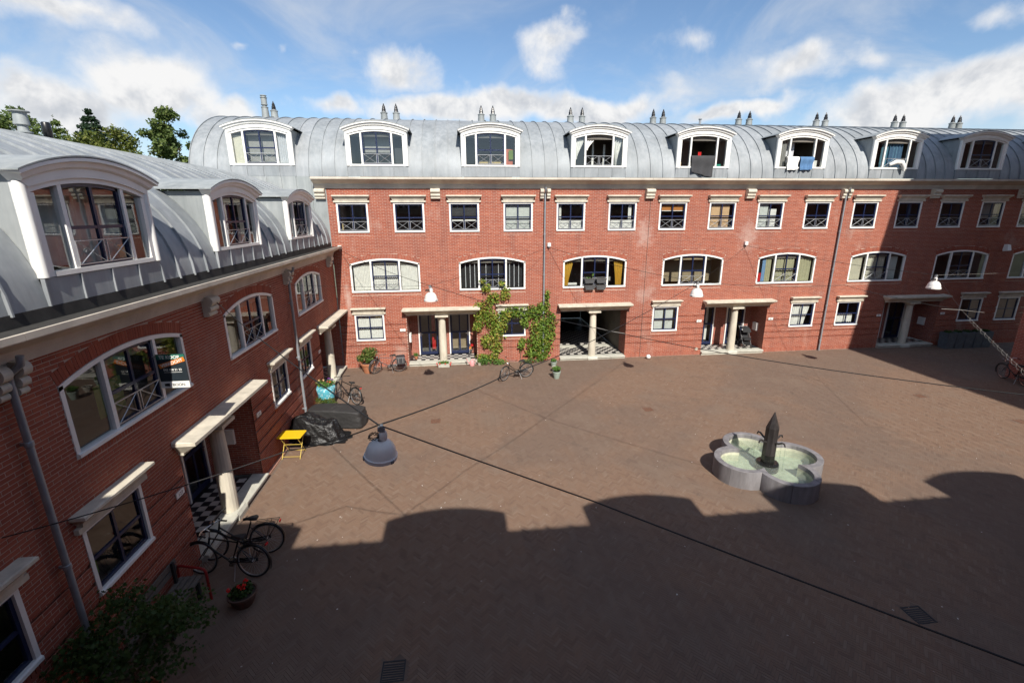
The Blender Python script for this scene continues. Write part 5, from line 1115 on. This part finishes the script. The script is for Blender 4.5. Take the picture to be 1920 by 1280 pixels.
potted('empty_pot', (10.28, -1.75), 'pale pot with dry soil between the two green pots', 'pot', .12, .18, .24, PCR, None, 0, 0, '', 0, grp='pots beside the passage')
potted('potted_herb', (10.15, -2.62), 'tall green pot of bright herbs nearest the viewer by the passage', 'potted plant', .12, .19, .34, PG, [(0, 0, .46, .2, .18, .11)], 300, .08, 'herb', 33, grp='pots beside the passage')
o = thing('flower_box', (5.03, -.33, 0), 0, 'grey stone flower box with red blossoms before the porch column', 'planter'); MB().loft([[(-.26, -.1, 0), (.26, -.1, 0), (.26, .1, 0), (-.26, .1, 0)], [(-.29, -.12, .17), (.29, -.12, .17), (.29, .12, .17), (-.29, .12, .17)]]).build('trough', M['step'], o)
plant(o, [(0, 0, .22, .34, .13, .09)], 300, .06, 'herb', 34); flowers(o, [(-.34, -.08, .2), (-.2, -.12, .2), (.33, -.06, .2), (-.3, -.14, .12), (.05, -.14, .18), (.3, -.14, .14)], 'scarlet', .06, 4, 'red_blossoms')
o = potted('flower_bowl', (1.60, -14.30), 'round bowl of red geraniums in deep shade near the tree', 'potted plant', .17, .26, .26, pmat('dark_clay', (.10, .055, .04), .8, var=.2, scale=8), [(0, 0, .30, .22, .22, .07)], 320, .07, 'maple', 35); flowers(o, [(.04, .10, .42), (-.02, -.05, .42), (.06, -.03, .44), (-.2, -.08, .38), (.08, -.1, .42)], 'scarlet', .055, 5, 'red_blossoms', 9)
o = thing('watering_can', (6.40, -.32, 0), R_(200), 'pink plastic watering can beside the porch step', 'watering can'); pk = pmat('pink_plastic', (.72, .34, .34), .4, var=.06, scale=6)
t = MB(); t.lathe([(.11, 0), (.12, .03), (.11, .22), (.085, .27), (.06, .28)], 18); t.build('body', pk, o, smooth=True); t = MB(); t.tube([(.10, 0, .08), (.20, 0, .20), (.27, 0, .34)], [.028, .02, .016], 8); t.lathe([(.02, 0), (.045, .03)], 10, (.28, 0, .34)); t.build('spout', pk, o, smooth=True); t = MB(); t.tube([(-.10, 0, .08), (-.18, 0, .16), (-.15, 0, .30), (-.04, 0, .34), (.04, 0, .28)], .013, 7); t.build('handle', pk, o, smooth=True)
o = potted('small_pot', (6.76, -.30), 'small grey pot right of the pink watering can', 'pot', .07, .10, .16, PCR, None, 0, 0, '', 0)
o = potted('door_pot', (3.62, .55), 'tiny terracotta pot with a green plant inside the sunny porch corner', 'potted plant', .06, .10, .16, 'terracotta', [(0, 0, .24, .14, .12, .08)], 120, .06, 'herb', 36); o.location.z = .17
def ball():
    m, nt, b = nodes('football_leather'); v = nt.nodes.new('ShaderNodeTexVoronoi'); v.inputs['Scale'].default_value = 9; nt.links.new(nt.nodes.new('ShaderNodeTexCoord').outputs['Object'], v.inputs['Vector'])
    nt.links.new(_ramp(nt, v.outputs['Distance'], [(.16, (.05, .05, .05)), (.22, (.78, .78, .76))]), b.inputs['Base Color']); b.inputs['Roughness'].default_value = .4
    t = MB(); t.lathe([(.115*math.sin(math.pi*i/14), -.115*math.cos(math.pi*i/14)) for i in range(15)], 24, (0, 0, .115), cap=False); o = t.build('football', m, None, (15.4, -.38, .003), smooth=True, auto=180); tag(o, 'white football with dark patches lying at the foot of the back wall', 'ball')
ball()
def stroller():
    o = thing('stroller', (21.25, .62, .17), R_(-100), 'black pushchair parked in the porch right of the column', 'stroller'); bk = M['black']; fab = pmat('black_fabric', (.02, .02, .022), .85, var=.2, scale=20)
    for x, y, r in ((-.30, -.24, .15), (-.30, .24, .15), (.36, -.2, .10), (.36, .2, .10)): t = MB(); t.torus((0, 0, 0), r-.02, .022, 'y', 24, 6); w = t.build('wheel', M['tyre'], o, (x, y, r), smooth=True); t = MB(); t.lathe([(0, -.015), (r*.55, -.012), (r*.55, .012), (0, .015)], 12); t.build('hub', M['alu'], w, (0, 0, 0), (R_(90), 0, 0))
    t = MB()
    for y in (-.22, .22): t.tube([(.36, y*.9, .10), (.05, y, .5), (-.35, y, .95), (-.48, y, 1.02)], .014, 6); t.tube([(-.30, y, .15), (.12, y, .58)], .013, 6)
    t.tube([(-.48, -.22, 1.02), (-.48, .22, 1.02)], .018, 7); t.tube([(-.3, -.24, .15), (-.3, .24, .15)], .01, 6); t.build('chassis', M['alu'], o, smooth=True)
    t = MB(); t.loft([[(.30, -.18, .42), (.30, .18, .42), (.30, .18, .52), (.30, -.18, .52)], [(-.05, -.20, .36), (-.05, .20, .36), (-.05, .20, .50), (-.05, -.20, .50)], [(-.30, -.20, .78), (-.30, .20, .78), (-.22, .20, .86), (-.22, -.20, .86)]]); t.build('seat', fab, o)
    t = MB(); n = 8; t.loft([[(-.30+.42*math.sin(R_(10+a*11)), y, .80+.30*math.cos(R_(10+a*11))*(1-.25*abs(y)/.2)) for y in (-.21, -.12, 0, .12, .21)] for a in range(n)], close=False, cap=False); t.build('hood', fab, o, smooth=True)
    MB().loft([[(.22, -.17, .16), (.22, .17, .16), (-.24, .17, .16), (-.24, -.17, .16)], [(.26, -.2, .30), (.26, .2, .30), (-.28, .2, .32), (-.28, -.2, .32)]]).build('basket', fab, o)
stroller()
# bench and red bicycle stand along the near left wall
M['weathered'] = pmat('weathered_wood', (.13, .11, .092), .85, var=.3, scale=10, bump=.3, stretch=(1, 8, 8))
o = thing('wooden_bench', (XL+.32, -15.0, 0), R_(90), 'weathered slatted wooden bench against the shaded left wall', 'bench'); 
for y in (-.16, -.05, .06, .17): MB().box(-1.05, 1.05, y-.045, y+.045, .40, .435).build('seat_slat', M['weathered'], o)
for z in (.62, .76): MB().box(-1.05, 1.05, .22, .25, z, z+.10).build('back_slat', M['weathered'], o)
for x in (-.9, 0, .9):
    t = MB(); t.box(x-.03, x+.03, -.20, -.14, 0, .40); t.box(x-.03, x+.03, .17, .215, 0, .88); t.box(x-.03, x+.03, -.14, .17, .34, .40); t.build('leg', M['iron'], o)
t = MB(); t.tube([(0, 0, 0), (0, 0, .62), (-.03, .01, .68), (-.10, .03, .70), (-.52, .14, .70), (-.58, .16, .68), (-.6, .17, .62), (-.6, .17, 0)], .025, 8); o = t.build('bicycle_stand', pmat('red_enamel', (.26, .014, .014), .4, var=.1, scale=6), None, (.92, -14.12, 0), smooth=True); tag(o, 'red tubular bicycle stand beside the shaded bench', 'bicycle stand')
def maple():
    o = thing('maple_tree', (1.05, -16.35, 0), 0, 'low spreading maple with fine green leaves in the dark lower left corner', 'tree'); rs = random.Random(5)
    t = MB(); t.lathe([(.24, 0), (.30, .38), (.30, .42), (.26, .42), (.25, .36)], 18); t.build('tub', M['terracotta'], o, smooth=True)
    t = MB(); t.tube([(0, 0, .3), (.05, .02, .7), (.0, .0, 1.1), (.05, 0, 1.45)], [.045, .04, .03, .012], 7); ends = []
    for i in range(16):
        a = i*.93+rs.uniform(-.2, .2); L_ = rs.uniform(.5, .95); z = rs.uniform(.75, 1.25); e = (L_*math.cos(a)*1.1, L_*math.sin(a)*.85, z+rs.uniform(.2, .5)); ends.append(e); t.tube([(.02, 0, z-.1), (L_*.5*math.cos(a), L_*.45*math.sin(a), z+.25), e], [.02, .012, .004], 5)
    t.build('trunk', pmat('grey_bark', (.22, .19, .15), .9, var=.25, scale=12), o, smooth=True)
    bl = [(e[0], e[1], e[2], .40, .34, .10) for e in ends]+[(e[0]*.6, e[1]*.6, e[2]+.15, .36, .32, .12) for e in ends]
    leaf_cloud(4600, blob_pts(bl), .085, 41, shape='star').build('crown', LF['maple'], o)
maple()
# climbing vine on the back wall
def vine():
    o = thing('climbing_vine', (0, 0, 0), 0, 'leafy green and russet vine climbing the brick round a ground floor window', 'vine')
    V = [(905, 585, 18, 22), (925, 560, 14, 12), (948, 550, 10, 14), (912, 540, 9, 8), (941, 532, 6, 5), (905, 528, 6, 5), (925, 600, 20, 18), (950, 590, 16, 14), (965, 585, 14, 12), (985, 588, 14, 12), (895, 610, 10, 14), (930, 625, 16, 16), (912, 640, 10, 14), (930, 650, 14, 14), (925, 668, 12, 8), (1005, 585, 16, 16), (1020, 575, 12, 12), (1026, 553, 6, 10), (1030, 600, 14, 18), (1012, 612, 18, 16), (1030, 625, 12, 16), (1005, 640, 20, 16), (1022, 650, 14, 14), (998, 660, 14, 10), (1018, 668, 12, 8), (985, 605, 8, 10), (978, 645, 6, 12), (905, 668, 12, 6), (940, 612, 12, 10)]
    bl = []
    for x, y, rx, ry in V:
        p = onY(x, y, -.16); sc = (onY(x+10, y, -.16)[0]-onY(x-10, y, -.16)[0])/20; bl.append((p[0], -.14, p[2], rx*sc*1.12, .18, ry*sc*1.12))
    def rc(p, rs): return rs.beta(1.6, 2.2)+(.18 if p.x < 8.4 else -.08)
    leaf_cloud(5700, blob_pts(bl), .116, 51, rnd=rc).build('foliage', LF['vine'], o)
    t = MB(); st = lambda *q: [(onY(x, y, -.05)[0], -.05, onY(x, y, -.05)[2]) for x, y in q]
    for q in (((932, 680), (930, 640), (915, 600), (905, 570), (910, 535)), ((932, 680), (938, 620), (945, 570), (942, 535)), ((1010, 680), (1005, 640), (1015, 600), (1028, 560)), ((1010, 680), (1000, 640), (985, 600), (950, 590)), ((975, 678), (978, 650), (984, 630))): t.tube(st(*q), [.02]+[.012]*(len(q)-1), 5)
    t.build('stem', M['bark'], o)
    plant(o, [(6.98, -.35, .22, .42, .22, .22), (7.7, -.35, .16, .45, .2, .16), (9.3, -.3, .14, .5, .18, .14)], 900, .07, 'herb', 52, name='low_growth')
vine()
# laundry and boxes at windows
def hung(name, loc, w, h, col, label, cat='towel', skew=0.0, folds=2.3, back_=.25):
    """cloth hung over a rail: back flap, fold over the rail, front flap"""
    o = MB(); nx = 24; prof = [(.06, -back_), (.055, -.02), (.0, .018), (-.055, -.02)]+[(-.06-.02*math.sin(i), -h*i/8) for i in range(1, 9)]; n = len(prof)
    for y, z in prof:
        for i in range(nx+1): u = i/nx; v = max(0, -z/h) if y < 0 else 0; o.v.append((w*(u-.5)*(1-.07*v)+.012*math.sin(u*9+3*v), y-.035*math.sin(u*6.28*folds+v*1.5)*v-.012*math.sin(u*17)*v, z+skew*v*(1-u)+.012*math.sin(u*7)*v))
    for j in range(n-1):
        for i in range(nx): k = j*(nx+1)+i; o.f.append((k, k+1, k+nx+2, k+nx+1)); o.r.append(.5)
    q = o.build(name, CL[col], None, loc, smooth=True, auto=180); tag(q, label, cat); return q
hung('duvet_cover', (17.45, -.03, 9.77), 1.16, .96, 'darkgrey', 'dark grey bedcover hanging out of the open dormer window', 'bedding', .25)
hung('towel', (22.0, -.04, 9.76), .62, .56, 'white', 'white towel hung over the rail of the laundry dormer', 'towel', -.05); hung('towel', (22.72, -.04, 9.76), .72, .55, 'blue', 'blue towel hung beside the white one at the dormer', 'towel', -.06)
t = MB(); t.tube([(27.2, -.02, 9.44), (27.45, -.10, 9.56), (27.7, -.15, 9.55), (27.85, -.17, 9.35), (27.9, -.16, 9.15)], [.07, .11, .12, .10, .05], 10); tag(t.build('rolled_pillow', CL['white'], smooth=True), 'white rolled pillow slumped over the sill of the blue curtained dormer', 'pillow')
wb = pmat('grey_plastic', (.09, .092, .095), .6, var=.15, scale=10)
for i, (x, z, lb) in enumerate(((12.22, 4.02, 'upper left grey window box under the yellow curtains'), (12.80, 4.02, 'upper right grey window box under the yellow curtains'), (12.24, 3.70, 'lower left grey window box under the yellow curtains'), (12.80, 3.70, 'lower right grey window box under the yellow curtains'))):
    o = thing('window_box', (x, -.12, z), 0, lb, 'window box', 'window boxes on the rail'); MB().loft([[(-.20, -.07, -.10), (.20, -.07, -.10), (.20, .06, -.10), (-.20, .06, -.10)], [(-.25, -.10, .08), (.25, -.10, .08), (.25, .08, .08), (-.25, .08, .08)], [(-.265, -.115, .08), (.265, -.115, .08), (.265, .09, .08), (-.265, .09, .08)], [(-.265, -.115, .115), (.265, -.115, .115), (.265, .09, .115), (-.265, .09, .115)]]).build('trough', wb, o); MB().box(-.24, .24, -.09, .07, .1155, .118).build('soil', M['soil'], o)
    if i == 0: plant(o, [(-.05, 0, .16, .2, .05, .04), (.16, 0, .3, .05, .05, .14)], 60, .06, 'herb', 61)
# projecting sale sign on the left facade
o = thing('sale_sign', (.53, -13.2, 4.06), 0, 'small dark TE KOOP sale board with an orange VERKOCHT strip projecting from the facade', 'sign'); w, h = .25, .66
dk = pmat('sign_dark', (.02, .028, .035), .4, var=.1, scale=4); MB().box(-w, w, -.006, .006, .13, h).build('board', dk, o); MB().box(-w, w, -.0065, .0065, 0, .13).build('name_panel', M['white'], o); MB().box(-w+.004, w-.004, -.009, -.0062, h-.10, h-.004).build('green_band', pmat('sign_green', (.03, .16, .11), .4, var=.1), o)
text('TE KOOP', .085, o, (-.02, -.0105, h-.085), M['white'], 'lettering', bold=.002); st_ = MB().box(-.24, .24, -.013, -.0115, -.042, .042).build('sold_strip', pmat('sign_orange', (.75, .20, .02), .4, var=.1), o, (.01, 0, h-.165), (0, R_(-17), 0)); text('VERKOCHT', .078, st_, (0, -.0145, -.028), M['white'], 'lettering', bold=.002)
text('043 458 21 22', .055, o, (0, -.0075, .34), M['white'], 'lettering', bold=.001); MB().box(-.16, .16, -.0075, -.006, .305, .311).build('rule', M['white'], o); text('BOON', .075, o, (.06, -.0075, .035), M['black'], 'lettering', bold=.001)
MB().loft([[(-.19, -.0085, .04), (-.10, -.0085, .03), (-.10, -.0067, .03), (-.19, -.0067, .04)], [(-.19, -.0085, .085), (-.10, -.0085, .095), (-.10, -.0067, .095), (-.19, -.0067, .085)]]).build('emblem', M['black'], o); MB().tube([(-.31, 0, .62), (-.24, 0, .62)], .012, 6).build('arm', M['steel'], o)
# zinc planters at the shaded right end
zp = pmat('lead_grey', (.12, .135, .15), .55, .2, var=.2, scale=6)
for i in range(5):
    o = thing('tall_planter', (32.3+i*.56, -.50, 0), 0, ['first', 'second', 'third', 'fourth', 'fifth'][i]+' from the porch of the tall lead grey planters in shade', 'planter', 'tall grey planters in the shade')
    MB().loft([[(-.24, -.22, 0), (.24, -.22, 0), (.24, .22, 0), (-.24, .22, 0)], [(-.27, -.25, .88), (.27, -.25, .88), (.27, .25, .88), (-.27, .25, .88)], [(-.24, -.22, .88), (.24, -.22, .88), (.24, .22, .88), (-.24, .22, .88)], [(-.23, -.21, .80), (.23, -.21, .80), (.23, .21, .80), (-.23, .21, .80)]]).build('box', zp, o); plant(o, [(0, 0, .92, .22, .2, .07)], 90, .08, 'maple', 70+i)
